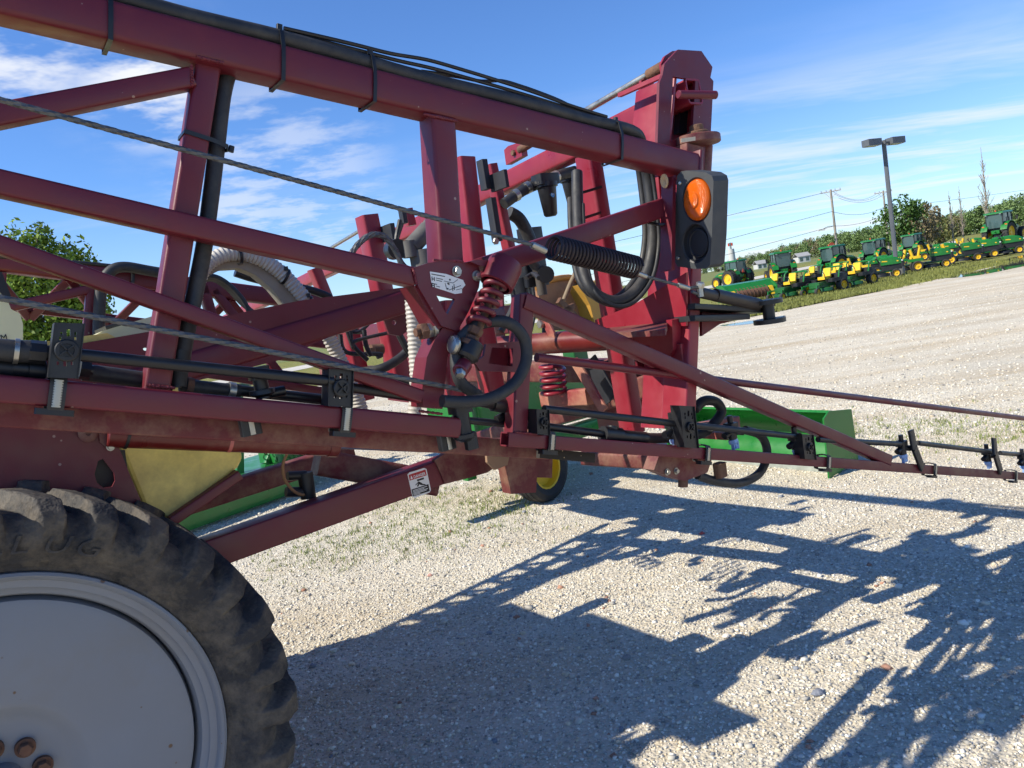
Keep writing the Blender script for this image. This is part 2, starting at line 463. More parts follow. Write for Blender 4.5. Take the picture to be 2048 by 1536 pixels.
# ---- loose stones lying on the lot
def stones(name, n, label, rmin, rmax, size, seed, cols, spread_=1.5, flat=.7):
    rs = np.random.RandomState(seed)
    lam = rs.rand(n)
    r5 = max(4.6, rmin * 1.2)
    a_in = (r5 ** 2 - rmin ** 2) / 2; a_out = r5 ** 2 * math.log(rmax / r5)
    u_ = lam * (a_in + a_out)
    r = np.where(u_ < a_in, np.sqrt(rmin ** 2 + 2 * np.minimum(u_, a_in)), r5 * np.exp(np.maximum(u_ - a_in, 0) / r5 ** 2))
    th = (rs.rand(n) - .5) * spread_
    x, y = r * np.sin(th), r * np.cos(th)
    base = np.array([[a, b, c] for a in (-1, 1) for b in (-1, 1) for c in (-1, 1)], float)
    sz = size * np.exp(rs.randn(n) * .36) / 2
    v = base[None] * (1 + .34 * (rs.rand(n, 8, 3) - .5) * 2) * sz[:, None, None]
    v *= (.65 + .55 * rs.rand(n, 1, 3))
    ang = rs.rand(n) * 6.283; tl = (rs.rand(n) - .5) * 1.6
    c_, s_ = np.cos(tl)[:, None], np.sin(tl)[:, None]
    y1, z1 = v[..., 1] * c_ - v[..., 2] * s_, v[..., 1] * s_ + v[..., 2] * c_
    v[..., 1], v[..., 2] = y1, z1 * flat
    c_, s_ = np.cos(ang)[:, None], np.sin(ang)[:, None]
    x1, y1 = v[..., 0] * c_ - v[..., 1] * s_, v[..., 0] * s_ + v[..., 1] * c_
    v[..., 0], v[..., 1] = x1 + x[:, None], y1 + y[:, None]
    v[..., 2] += (sz * .28)[:, None]
    q = np.array([[0, 1, 3, 2], [4, 6, 7, 5], [0, 4, 5, 1], [2, 3, 7, 6], [0, 2, 6, 4], [1, 5, 7, 3]])
    f = (q[None] + (np.arange(n) * 8)[:, None, None]).reshape(-1, 4)
    me = bpy.data.meshes.new(name)
    me.vertices.add(n * 8); me.vertices.foreach_set('co', v.reshape(-1).astype(np.float32))
    me.loops.add(f.size); me.loops.foreach_set('vertex_index', f.reshape(-1).astype(np.int32))
    me.polygons.add(len(f)); me.polygons.foreach_set('loop_start', np.arange(0, f.size, 4, dtype=np.int32))
    me.update(); me.validate()
    at = me.attributes.new('tone', 'FLOAT_COLOR', 'POINT')
    pal = np.array([c[:3] for c in cols]); k = rs.randint(0, len(pal), n)
    cc = pal[k] * (.8 + .4 * rs.rand(n, 1)); cc = np.concatenate([cc, np.ones((n, 1))], 1)
    at.data.foreach_set('color', np.repeat(cc, 8, 0).reshape(-1).astype(np.float32))
    m = bpy.data.materials.new(name + '_stone'); m.use_nodes = True; t = m.node_tree
    an = N(t, 'ShaderNodeAttribute', attribute_name='tone'); t.links.new(an.outputs['Color'], t.nodes['Principled BSDF'].inputs['Base Color'])
    t.nodes['Principled BSDF'].inputs['Roughness'].default_value = .95; t.nodes['Principled BSDF'].inputs['Specular IOR Level'].default_value = .2
    me.materials.append(m)
    o = bpy.data.objects.new(name, me); COL.objects.link(o)
    return tag(o, label, kind='stuff')
SC = [lin(218, 212, 197), lin(204, 198, 183), lin(225, 220, 207), lin(184, 178, 165), lin(160, 156, 147), lin(206, 193, 168)]
stones('gravel', 140000, 'loose crushed limestone covering the lot', 2.3, 11.0, .0070, 3, SC, 1.36)
stones('coarse_gravel', 800, 'scattered larger pale stones among the gravel', 2.3, 8.0, .017, 4, SC + [lin(170, 130, 110), lin(140, 144, 150)])
stones('sparse_gravel', 40000, 'pale stones strewn over the farther lot', 8.0, 30.0, .013, 9, SC, 1.36)
# ---- single stones one can point at
def rock(px, py, s, col, label, seed):
    rr = random.Random(seed); c = pg(px, py)
    g = G(); rings = []
    for i, (z_, k) in enumerate(((0, .8), (.25, 1.0), (.55, .85), (.8, .4))):
        rings.append([V((c.x + s * k * (1 + rr.uniform(-.25, .25)) * math.cos(a), c.y + s * .8 * k * (1 + rr.uniform(-.25, .25)) * math.sin(a), z_ * s * (1 + rr.uniform(-.15, .15)))) for a in [2*math.pi*j/8 for j in range(8)]])
    g.loft(rings)
    tag(obj('stone', g, mat('stone_' + str(seed), col, .9, var=.25, scale=30, bump=.4, bscale=60), smooth=20), label, 'stone')
rock(1636, 1389, .028, lin(118, 122, 132), 'blue-grey fist-sized stone on the sunlit gravel patch', 1)
rock(1453, 1274, .020, lin(214, 204, 190), 'white stone in the sunlit patch between shadow bars', 2)
rock(1254, 1318, .024, lin(150, 144, 138), 'rounded grey stone in the broad shadow', 3)
rock(1404, 1068, .020, lin(190, 88, 80), 'small red brick chip by the shadow edge', 4)
rock(860, 1152, .020, lin(196, 150, 136), 'pink stone chip on sunlit gravel left of the shadow', 5)

# ---- sparse weeds in the gravel and the strip
def blades(name, spots, label, m, hmin, hmax, wd_, seed, per=7):
    rr = random.Random(seed); g = G()
    for P in spots:
        for k in range(rr.randint(3, per)):
            a = rr.uniform(0, 6.28); h = rr.uniform(hmin, hmax); q = P + V((rr.gauss(0, hmax * .5), rr.gauss(0, hmax * .5), 0))
            d = V((math.cos(a), math.sin(a), 0)); lean = V((rr.uniform(-.6, .6), rr.uniform(-.6, .6), 0)) * h
            g.add([q - d * wd_, q + d * wd_, q + d * wd_ * .7 + lean * .4 + Z * h * .6, q - d * wd_ * .7 + lean * .4 + Z * h * .6, q + lean + Z * h], [(0, 1, 2, 3), (3, 2, 4)])
    return tag(obj(name, g, m, smooth=0), label, kind='stuff')
WEED = mat('weed_green', lin(122, 134, 66), .7, var=.3, scale=3)
GRASSB = mat('grass_blade', lin(124, 128, 62), .7, var=.35, scale=.8)
sp_ = []
for _ in range(560):
    t_ = rnd.random(); sp_.append(pg(560 + 480 * t_ + rnd.gauss(0, 60), 1120 - 105 * t_ + rnd.gauss(0, 26)))
for _ in range(420): sp_.append(pg(rnd.uniform(1690, 2080), rnd.gauss(862, 22)))
for _ in range(300): sp_.append(pg(rnd.uniform(700, 1060), rnd.uniform(975, 1030)))
blades('weeds', sp_, 'sparse young weeds sprouting through the gravel', WEED, .012, .045, .003, 2)
sp_ = []
for i in range(9000):
    k = rnd.randrange(6, len(ep) - 2); q = ep[k].lerp(ep[k + 1], rnd.random()); sp_.append(q + V((0, abs(rnd.gauss(0, .22)) * q.length * .6, 0)) + V((rnd.gauss(0, .5), 0, 0)))
blades('grass', sp_, 'short rough grass around the parked mowers', GRASSB, .05, .16, .012, 5, 6)

# ================================================================ trees and the far edge of the place
def leafmat(name, col, var):
    m = bpy.data.materials.new(name); m.use_nodes = True; t = m.node_tree; b = t.nodes['Principled BSDF']
    an = N(t, 'ShaderNodeNewGeometry'); c = V(col[:3])
    cr = ramp(t, an.outputs['Random Per Island'], [(0, tuple(c * (1 - var))), (.6, tuple(c)), (1, tuple(c * (1 + var)))])
    t.links.new(cr, b.inputs['Base Color']); b.inputs['Roughness'].default_value = .6
    b.inputs['Specular IOR Level'].default_value = .25
    return m
BARK = mat('bark', lin(110, 98, 84), .9, var=.3, scale=6)
BARKP = mat('pale_bark', lin(150, 140, 126), .9, var=.3, scale=6)
def leaves(g, c, rx, ry, rz, n, s, rr, clumps=14, shell=.55):
    cs = []
    for _ in range(clumps):
        while True:
            p = V((rr.uniform(-1, 1), rr.uniform(-1, 1), rr.uniform(-1, 1)))
            if shell < p.length < 1: break
        cs.append((V((p.x * rx, p.y * ry, p.z * rz)) * .82, rr.uniform(.22, .46)))
    for _ in range(n):
        o_, k = rr.choice(cs)
        d = V((rr.gauss(0, 1), rr.gauss(0, 1), rr.gauss(0, 1))).normalized() * (rr.random() ** .45) * k
        P = c + o_ + V((d.x * rx, d.y * ry, d.z * rz))
        a = V((rr.gauss(0, 1), rr.gauss(0, 1), rr.gauss(0, 1))).normalized(); b = a.cross(V((rr.gauss(0, 1), rr.gauss(0, 1), rr.gauss(0, 1)))).normalized()
        k2 = s * rr.uniform(.6, 1.3)
        g.add([P - a * k2, P + b * k2 * .5, P + a * k2, P - b * k2 * .5], [(0, 1, 2, 3)])
    return cs
def tree(name, base, h, rx, label, lm, n, s, seed, crown_lo=.25, clumps=26, group=None, bark=None):
    rr = random.Random(seed); t = thing(name, label, 'tree', base, 0, group, True); b = V(base)
    cz = h * (crown_lo + 1) / 2; rz = h * (1 - crown_lo) / 2
    g = G(); cs = leaves(g, b + Z * cz, rx, rx, rz, n, s, rr, clumps)
    obj('crown', g, lm, t, smooth=0)
    tr = G().pipe([b, b + Z * h * .3 + V((rx * .05, 0, 0)), b + Z * h * .6, b + Z * h * .9], h * .022, 8, 4, rf=lambda a, q: 1.2 - q * 1.05)
    for o_, k in cs[::2]:
        st_ = b + Z * (h * rr.uniform(.2, .5)); e_ = b + Z * cz + o_; tr.pipe([st_, st_.lerp(e_, .5) + Z * h * .03, e_], h * .008, 6, 4, rf=lambda a, q: 1.2 - q)
    obj('trunk', tr, bark or BARK, t)
    return t
LEAF1 = leafmat('maple_leaf_green', lin(112, 136, 48), .5)  # the maple's own yellowish green
LEAF2 = leafmat('dark_leaf_green', lin(70, 98, 44), .4)
LEAF3 = leafmat('wood_leaf_green', lin(104, 126, 74), .4)
LEAF4 = leafmat('budding_twig_brown', lin(128, 118, 90), .35)
b = pg(105, 790); b = V((pd(100, 600, 33).x, pd(100, 600, 33).y, 0))
tree('maple_tree', b, 8.5, 2.15, 'large leafy green tree behind the tank', LEAF1, 26000, .12, 21, .06, 60)
for px_, D, h, rx, lab, lm, n, sd, nm in ((1808, 96, 7.0, 3.1, 'dark green bushy tree behind the lamp post', LEAF2, 2600, 31, 'bushy_tree'), (1850, 100, 6.8, 2.6, 'grey-brown budding tree right of the dark bushy tree', LEAF4, 1500, 32, 'budding_tree'), (1885, 110, 5.0, 3.0, 'low olive scrub tree below the bare poplars', leafmat('olive_scrub', lin(110, 112, 66), .4), 1500, 33, 'scrub_tree')):
    q = pd(px_, 480, D); tree(nm, V((q.x, q.y, 0)), h, rx, lab, lm, n, .24, sd, .05, 22)
def poplar(px_, D, h, label, seed):
    q = pd(px_, 470, D); rr = random.Random(seed); b = V((q.x, q.y, 0)); t = thing('bare_poplar', label, 'tree', b, 0, 'bare poplars', True)
    obj('trunk', G().pipe([b, b + Z * h * .5 + V((.1, 0, 0)), b + Z * h], h * .011, 7, 6, rf=lambda a, q: 1.15 - q), BARKP, t)
    g = G()
    for k in range(46):
        z0 = h * rr.uniform(.12, .9); a = rr.uniform(0, 6.28); ln = h * rr.uniform(.1, .26) * (1.1 - z0 / h); d = V((math.cos(a) * .42, math.sin(a) * .42, 1))
        s_ = b + Z * z0; e_ = s_ + d * ln; g.pipe([s_, s_.lerp(e_, .5) + Z * .1, e_], h * .003, 4, 3, rf=lambda a, q: 1.2 - q)
        for j in range(3):
            s2 = s_.lerp(e_, rr.uniform(.3, .9)); g.pipe([s2, s2 + V((rr.uniform(-.3, .3), rr.uniform(-.3, .3), .5)) * ln * .5], h * .0016, 3, 2)
    obj('branches', g, BARKP, t, kind='stuff')
poplar(1905, 100, 7.2, 'thin bare poplar, leftmost of the three beside the big tractor', 1)
poplar(1926, 100, 7.6, 'bare poplar in the middle of the three', 2)
poplar(1977, 95, 11.5, 'tallest bare poplar, above the big tractor', 3)
# the wood on the horizon
rr = random.Random(77); g = G(); g2 = G()
top = [(-700, 850, 500, 5), (300, 718, 480, 5.0), (746, 640, 420, 6.5), (1300, 548, 640, 6.0), (1440, 524, 620, 9.0), (1545, 500, 480, 11), (1599, 482, 400, 12), (1729, 453, 320, 12), (1879, 430, 270, 10.4), (2034, 390, 235, 11.5), (2300, 350, 215, 9.5)]
for i in range(len(top) - 1):
    n = 14 if i < 2 else 13
    for k in range(n):
        for row in range(2):
            t_ = (k + rr.random()) / n
            px_ = top[i][0] * (1 - t_) + top[i + 1][0] * t_; D = (top[i][2] * (1 - t_) + top[i + 1][2] * t_) * (1 + .05 * row + rr.uniform(0, .04)); h = (top[i][3] * (1 - t_) + top[i + 1][3] * t_) * rr.uniform(.70, .95) * (1 + .03 * row)
            hy = 604 - .158 * (px_ - 1024); q = pd(px_, hy, D); c = V((q.x, q.y, h * .48)); w_ = h * rr.uniform(.42, .62)
            leaves(g if rr.random() < .82 else g2, c, w_, w_, h * .52, 900 if px_ > 1350 else 200, h * .042, rr, 16, .35)
tag(obj('treeline', g, LEAF3, smooth=0), 'green wood along the horizon', kind='stuff')
tag(obj('treeline', g2, LEAF4, smooth=0), 'brown leafless crowns within the wood on the horizon', kind='stuff')
# ================================================================ the sprayer
OUT = -W
SPR_LOC = LW(-1.0, 3.5, 0)
spr = thing('field_sprayer', 'maroon trailed field sprayer with folded boom wings, yellow tank and large lugged wheel', 'sprayer', SPR_LOC, 0, None, True)
def pp(pts, w=None):
    return [pw(p[0], p[1], p[2] if len(p) > 2 else w) for p in pts]
def bar(name, x1, y1, x2, y2, h, t, w, parent, m=None, w2=None, r=None, hollow=None):
    return obj(name, G().bar(pw(x1, y1, w), pw(x2, y2, w if w2 is None else w2), h, t, OUT, r, True, hollow), m or RED, parent)
def plate(name, pts, w, th, parent, m=None, holes=()):
    return obj(name, G().prism(pp(pts, w), W * th, [pp(h, w) for h in holes]), m or RED, parent, smooth=0)
def hose(name, pts, r, parent, m=None, w=None, seg=12, sub=6, **k):
    return obj(name, G().pipe(pp(pts, w), r, seg, sub, **k), m or RUBBER, parent)
def bolt(x, y, w, r, parent, h=None, ax=None, m=None):
    P = pw(x, y, w); ax = ax or OUT; g = G().cyl(P, P + ax * (r * .25), r * 1.35, 16); g.hexa(P + ax * (r * .25), ax, r, h or r * .9)
    return obj('bolt', g, m or ZINC, parent)

# ---------------------------------------------------------------- near boom wing
WB = 2.03
A, B = pw(-260, -84, WB), pw(1402, 330, WB)
wing = obj('boom_wing', G().bar(A, B, .095, .095, OUT, .014), RED, spr, 'near folded boom wing, maroon square tube truss')
RAILD = (B - A).normalized()
bar('rail', -260, 755, 922, 856, .062, .07, WB, wing, r=.008)
bar('rail', -260, 302, 832, 553, .057, .06, WB - .012, wing, r=.008)
bar('brace', -200, 415, 846, 793, .040, .045, WB - .012, wing, r=.006)
bar('brace', 386, 151, -260, 276, .050, .055, WB + .02, wing, r=.007)
bar('post', 421, 112, 312, 800, .062, .062, WB + .03, wing, r=.009)
bar('post', 889, 232, 906, 530, .086, .09, WB + .006, wing, r=.012)
bar('brace', 1352, 407, 975, 535, .072, .07, WB + .05, wing, r=.008)
# gusset at the fold and the cranked leg under it
gus = [(826, 536), (856, 526), (888, 521), (935, 525), (957, 533), (962, 548), (958, 575), (938, 622), (915, 662), (883, 652), (836, 572)]
plate('gusset_plate', gus, WB - .016, .016, wing, holes=[[(872, 589), (910, 598), (908, 604), (895, 629), (888, 620)]])
plate('gusset_side', [(827, 572), (838, 574), (886, 654), (876, 660)], WB - .004, .09, wing)
leg = [(884, 648), (914, 660), (889, 714), (879, 818), (840, 814), (838, 781), (848, 714), (864, 679)]
plate('cranked_leg', [(x + 6, y) for x, y in leg], WB - .003, .075, wing)
bolt(913, 543, WB - .016, .0125, wing); bolt(953, 552, WB - .016, .0125, wing)
Pb = pw(862, 660, WB + .03)
g = G().cyl(Pb - L * .055 - Z*.0 + W*.0, Pb + L * .02, .013, 20); g.hexa(Pb - L * .018, -L, .027, .022)
obj('bolt', g, RUST, wing); 
g = G(); g.hexa(Pb - L * .002, -L, .025, .02); g.cyl(Pb - L * .001, Pb + L * .008, .034, 24); obj('nut', g, ZINC, wing)
# sticker on the gusset
st = [(860, 543), (893, 548), (926, 560), (931, 570), (924, 578), (924, 586), (910, 588), (864, 573)]
sticker = plate('sticker', st, WB - .0175, .0012, wing, WHITE)
def mark(x0, y0, x1, y1, w, hpx, parent, m=None):
    dx, dy = x1 - x0, y1 - y0; l_ = math.hypot(dx, dy); nx, ny = -dy / l_ * hpx / 2, dx / l_ * hpx / 2
    g = G().prism(pp([(x0+nx, y0+ny), (x1+nx, y1+ny), (x1-nx, y1-ny), (x0-nx, y0-ny)], w), W * .0006)
    return g
g = G()
for a in ((863, 548, 890, 553, 1.6), (872, 556, 886, 559, 1.3), (872, 560, 884, 563, 1.3), (863, 566, 874, 569, 1.5), (864, 553, 864.5, 561, 1.6), (868.5, 554, 869, 562, 1.6), (864, 557.5, 869, 558.5, 1.6),
          (864, 566, 864.5, 574, 1.6), (868.5, 567, 869, 575, 1.6), (864, 570, 869, 571.5, 1.6), (872, 572, 880, 574, 1.2), (888, 562, 906, 566, 1), (906, 566, 916, 559, 1), (895, 566, 899, 569, 3), (898, 580, 922, 571, 1.2), (905, 572, 906, 582, 1.4), (908, 568, 909, 580, 1.4), (890, 566, 893, 576, 1), (893, 577, 897, 578, 3), (912, 580, 924, 577, 1), (899, 558, 901, 561, 3)):
    g2 = mark(*a[:4], WB - .0182, a[4], wing); g.add(g2.v, g2.f)
obj('sticker_print', g, INK, wing, smooth=0, kind='stuff')

# outer section, folded back past the rear
bar('rail', 1018, 879, 2330, 973, .047, .05, WB, wing, r=.004, hollow=.005)
bar('post', 1056, 590, 1041, 874, .058, .058, WB + .004, wing, r=.006)
bar('brace', 1052, 600, 1784, 921, .055, .055, WB - .004, wing, r=.007)
obj('round_tube', G().cyl(pw(1073, 715, WB + .04), pw(2330, 872, WB + .04), .0155, 20), RED, wing)
# spring strut under the fold
Pc = pw(998, 556, 1.98)
sa = (pw(955, 648, 1.97) - pw(998, 560, 1.97)).normalized()
g = G().lathe(Pc - sa * .06, sa, [(0, .02), (0, .052), (.012, .056), (.085, .056), (.088, .048), (.02, .046), (.02, .02)], 36)
obj('spring_cup', g, RED, wing)
g = G().prism([pw(x, y, 1.99) for x, y in ((940, 523), (952, 519), (1000, 522), (1028, 536), (1034, 552), (1010, 536), (962, 532))], W * .10)
obj('cup_rim', g, RED, wing, smooth=0)
obj('strut_spring', G().coil(Pc + sa * .01, pw(953, 655, 1.97), .030, .0095, 5.2, 10), RED, wing)
obj('strut_rod', G().cyl(Pc, pw(945, 690, 1.97), .012, 16), RUST, wing)
g = G(); q = pw(953, 657, 1.97); g.hexa(q, sa, .024, .022); g.hexa(q + sa * .03, sa, .02, .02); g.cyl(q + sa * .05, q + sa * .065, .03, 20)
obj('lock_nut', g, RUST, wing)
obj('rubber_bush', G().lathe(pw(947, 684, 1.97), sa, [(0, .03), (.004, .036), (.05, .038), (.06, .03)], 24), PLASTIC, wing)
g = G().cyl(pw(930, 728, 1.97), pw(919, 744, 1.95), .024, 20, ch=.004); obj('strut_eye', g, RED, wing)
Pq = pw(920, 743, 1.945); g = G().hexa(Pq, (OUT * .5 - Z * .6 - L * .4).normalized(), .016, .018); obj('bolt', g, ZINC, wing)
g = G().lathe(pw(912, 690, 1.98), (-L + Z * .3).normalized(), [(0, .028), (.008, .03), (.016, .026), (.018, .016)], 20); obj('washer', g, ZINC, wing)
plate('strut_bracket', [(972, 688), (1042, 682), (1046, 745), (960, 742), (950, 725), (968, 712)], 2.02, .012, wing, holes=[[(984, 695), (1026, 697), (1025, 733), (977, 727)]])
plate('strut_bracket', [(972, 688), (1042, 682), (1046, 745), (960, 742)], 2.09, .012, wing)
hose('hose', [(884, 802), (930, 804), (985, 795), (1030, 766), (1052, 722), (1049, 680), (1025, 650), (990, 642, 1.97), (950, 652, 1.99), (922, 680, 2.0), (912, 722, 1.99), (922, 765, 1.99), (955, 790, 2.02)], .019, wing, w=1.955, seg=14)

# hose and cables strapped along the top rail
u = RAILD.cross(OUT).normalized()
if u.z < 0: u = -u
def railp(x, off, dw):             # above the top rail near picture column x
    t = (x - proj(A)[0])
    q = pw(x, -84 + (x + 260) * (414 / 1662), WB) 
    return q + u * (.0475 + off) + W * dw
hp = [railp(x, .023 + .004 * math.sin(x * .013), .035) for x in range(-260, 1240, 90)]
hp += [pw(1262, 262, WB + .05), pw(1283, 290, WB + .10), pw(1293, 340, WB + .16), pw(1303, 420, WB + .16), pw(1306, 480, WB + .16), pw(1294, 545, WB + .16), pw(1262, 590, WB + .17), pw(1226, 603, WB + .18), pw(1188, 585, WB + .2), pw(1168, 545, WB + .24), pw(1158, 470, WB + .3), pw(1155, 400, WB + .36), pw(1154, 345, WB + .4)]
obj('hose', G().pipe(hp, .0235, 16, 5), RUBBER, wing)
hp2 = [p + V((.0, .035, .0)) for p in hp[18:]]
obj('hose', G().pipe([p + W * .03 + Z * .012 - L * .012 for p in hp[17:-1]], .013, 10, 5), RUBBER, wing)
obj('hose', G().pipe([p - W * .028 - Z * .022 for p in hp[18:-1]], .0085, 10, 5), RUBBER, wing)
for k, (dz, sag, x0) in enumerate(((.055, .020, 575), (.052, .009, 600), (.05, .034, 860))):
    xs = [x0 + (1225 - x0) * i / 9 for i in range(10)]
    P = [railp(x, dz + sag * math.sin(math.pi * i / 9) * (1.2 if 3 < i < 8 else .7), .03 + .012 * k) for i, x in enumerate(xs)]
    obj('cable', G().pipe(P, .006, 8, 5), PLASTIC, wing)
def rail_tie(x, hose_on=True, parent=wing, slip=0.0):
    q = pw(x, -84 + (x + 260) * (414 / 1662), WB)
    d = RAILD; pts = []
    hh = .0475 + .003
    pts += [q - u * hh + OUT * .003, q + u * hh + OUT * .003] if not hose_on else [q - u * hh + OUT * .003, q + OUT * .0045, q + u * .04 + OUT * .003, q + u * .085 - OUT * .012, q + u * .098 - OUT * .035, q + u * .085 - OUT * .06]
    pts += [q + u * .03 - OUT * .1, q - u * hh - OUT * .1]
    g = G().band(pts, d, .011, .0025)
    h = q + u * .101 - OUT * .03
    g.box(h, d, OUT, u, .015, .012, .016, .002)
    obj('cable_tie', g, PLASTIC, parent)
for x in (221, 566, 749, 1243): rail_tie(x)
# upright hose behind the first post
hose('hose', [(462, 128, WB + .09), (446, 190), (433, 300), (421, 400), (407, 500), (389, 590), (374, 660), (361, 730), (356, 772)], .0215, wing, w=WB + .075, seg=16)
g = G(); d = (pw(312, 800, WB) - pw(421, 112, WB)).normalized(); q = pw(397, 272, WB + .03); s_ = d.cross(OUT).normalized()
if s_.dot(L) < 0: s_ = -s_
obj('cable_tie', g.band([q - s_ * .034 + OUT * .003, q + s_ * .034 + OUT * .003 , q + s_ * .075 - OUT * .01, q + s_ * .082 - OUT * .035, q + s_ * .07 - OUT * .066, q - s_ * .034 - OUT * .066], d, .011, .0025).box(q + s_ * .088 - OUT * .02, s_, OUT, d, .014, .012, .016), PLASTIC, wing)
# tee and hoses along the lower rail
obj('hose_tee', G().cyl(pw(362, 700, WB+.075), pw(358, 735, WB + .075), .026, 18).cyl(pw(358, 733, WB + .075), pw(353, 775, WB + .075), .017, 16), PLASTIC, wing)
hose('hose', [(165, 744), (230, 752), (345, 768)], .021, wing, w=WB + .09, m=RUBBER)
hose('hose', [(360, 770), (440, 779), (480, 782)], .0185, wing, w=WB + .09)
for x, y in ((335, 766), (378, 772), (462, 781)):
    obj('hose_clamp', G().cyl(pw(x - 6, y, WB + .09), pw(x + 7, y + 2, WB + .09), .024, 20), ZINC if x > 400 else RUST, wing)
hose('hose', [(478, 781), (560, 790), (655, 800)], .0155, wing, w=WB + .09, m=PLASTIC)
hose('hose', [(-200, 676), (0, 700), (62, 703)], .026, wing, w=WB + .03)
obj('hose_clamp', G().cyl(pw(28, 702, WB + .03), pw(38, 703, WB + .03), .029, 24), ZINC, wing)
obj('hose_fitting', G().cyl(pw(58, 703, WB + .03), pw(92, 706, WB + .03), .027, 8).cyl(pw(90, 706, WB + .03), pw(110, 707, WB + .03), .018), PLASTIC, wing)
hose('hose', [(-200, 715), (0, 735), (92, 742)], .021, wing, w=WB + .06)
obj('hose_fitting', G().cyl(pw(25, 736, WB + .06), pw(55, 739, WB + .06), .024, 10).cyl(pw(58, 739, WB + .06), pw(90, 742, WB + .06), .026, 24), PLASTIC, wing)
obj('hose_fitting', G().cyl(pw(160, 737, WB + .08), pw(180, 740, WB + .08), .026, 8).cyl(pw(178, 741, WB + .08), pw(186, 742, WB + .08), .014), PLASTIC, wing)
# spray line
obj('spray_pipe', G().cyl(pw(150, 709, WB - .01), pw(665, 762, WB - .01), .0145, 20), PLASTIC, wing)
obj('spray_pipe', G().cyl(pw(700, 775, WB + .03), pw(850, 798, WB + .03), .0145, 16), PLASTIC, wing)
obj('spray_pipe', G().cyl(pw(905, 838, WB + .09), pw(1055, 852, WB + .09), .012, 16), PLASTIC, wing)
obj('spray_pipe', G().cyl(pw(1088, 818, WB + .01), pw(1600, 874, WB + .01), .0135, 20), PLASTIC, wing)
obj('spray_pipe', G().cyl(pw(1090, 853, WB + .05), pw(1215, 869, WB + .05), .014, 16), PLASTIC, wing)
obj('spray_pipe', G().cyl(pw(1636, 879, WB + .01), pw(1800, 888, WB + .01), .0135, 16), PLASTIC, wing)
obj('spray_pipe', G().cyl(pw(1836, 886, WB + .01), pw(1985, 904, WB + .01), .0135, 16), PLASTIC, wing)
obj('spray_pipe', G().cyl(pw(2000, 906, WB + .01), pw(2330, 930, WB + .01), .0135, 16), PLASTIC, wing)
g = G().cyl(pw(1205, 868, WB + .05), pw(1240, 871, WB + .05), .03, 10).cyl(pw(1238, 872, WB + .05), pw(1290, 876, WB + .05), .024, 20)
g.cyl(pw(1226, 852, WB + .05), pw(1222, 880, WB + .05), .02, 12)
obj('hose_fitting', g, PLASTIC, wing)
hose('hose', [(1285, 876), (1330, 876), (1400, 868), (1425, 850), (1443, 824), (1432, 804), (1408, 802), (1390, 818)], .021, wing, w=WB + .12)
hose('hose', [(1395, 950), (1430, 962), (1480, 966), (1520, 945), (1534, 905), (1522, 872), (1490, 860)], .019, wing, w=WB + .09)
# brackets that hold the spray line to the rail
def bracket(x, y, wpx, hpx, lean, w, back=.03):
    hx = wpx / 2
    o_ = [(x - hx + lean, y), (x + hx + lean, y + 2), (x + hx, y + hpx), (x - hx, y + hpx - 2)]
    sc_ = hpx / 110
    cxm, cym = x + lean * .5, y + hpx * .55
    hl = []
    def slot(px_, py_, a_, b_): hl.append([(px_ - a_, py_ - b_), (px_ + a_, py_ - b_), (px_ + a_, py_ + b_), (px_ - a_, py_ + b_)])
    kx = hx / 33
    slot(cxm + lean * .3 * 1, y + 20 * sc_, 4 * kx, 7 * sc_)
    for ox, oy in ((-15, 22), (15, 22), (-16, 31), (16, 31), (-15, 80), (15, 80)): slot(x + ox * kx + lean * (1 - oy / 110), y + oy * sc_, 2.6 * kx, 3.4 * sc_)
    slot(x + lean * .3, y + 79 * sc_, 3.5 * kx, 7 * sc_)
    plate('pipe_bracket', o_, w, .012, wing, PLASTIC, hl)
    plate('bracket_flange', [o_[0], (o_[0][0] + 2.0 * kx, o_[0][1]), (o_[3][0] + 2.0 * kx, o_[3][1]), o_[3]], w - .006, .05, wing, PLASTIC)
    plate('bracket_flange', [(o_[1][0] - 2.0 * kx, o_[1][1]), o_[1], o_[2], (o_[2][0] - 2.0 * kx, o_[2][1])], w - .006, .05, wing, PLASTIC)
    P = pw(cxm, y + hpx * .5, w)
    rr = hx * 1.15 / F * depth(P) * .62
    g = G().lathe(P - OUT * .004, OUT, [(0, rr), (.012, rr), (.014, rr * .9), (.014, rr * .6), (.011, rr * .58), (.011, 0.001)], 24)
    for a in range(4):
        d_ = (L * math.cos(a * 1.571 + .5) + Z * math.sin(a * 1.571 + .5)); g.box(P + OUT * .012 + d_ * rr * .4, d_, OUT, d_.cross(OUT), rr * .7, .006, rr * .12, .001)
    obj('cap', g, PLASTIC, wing)
bracket(126, 645, 62, 112, 14, WB - .035)
bracket(681, 738, 50, 76, 2, WB - .02)
bracket(1384, 811, 30, 86, -9, WB - .03)
bracket(1088, 818, 26, 52, -2, WB - .03)
bracket(1622, 868, 24, 52, -6, WB - .02)
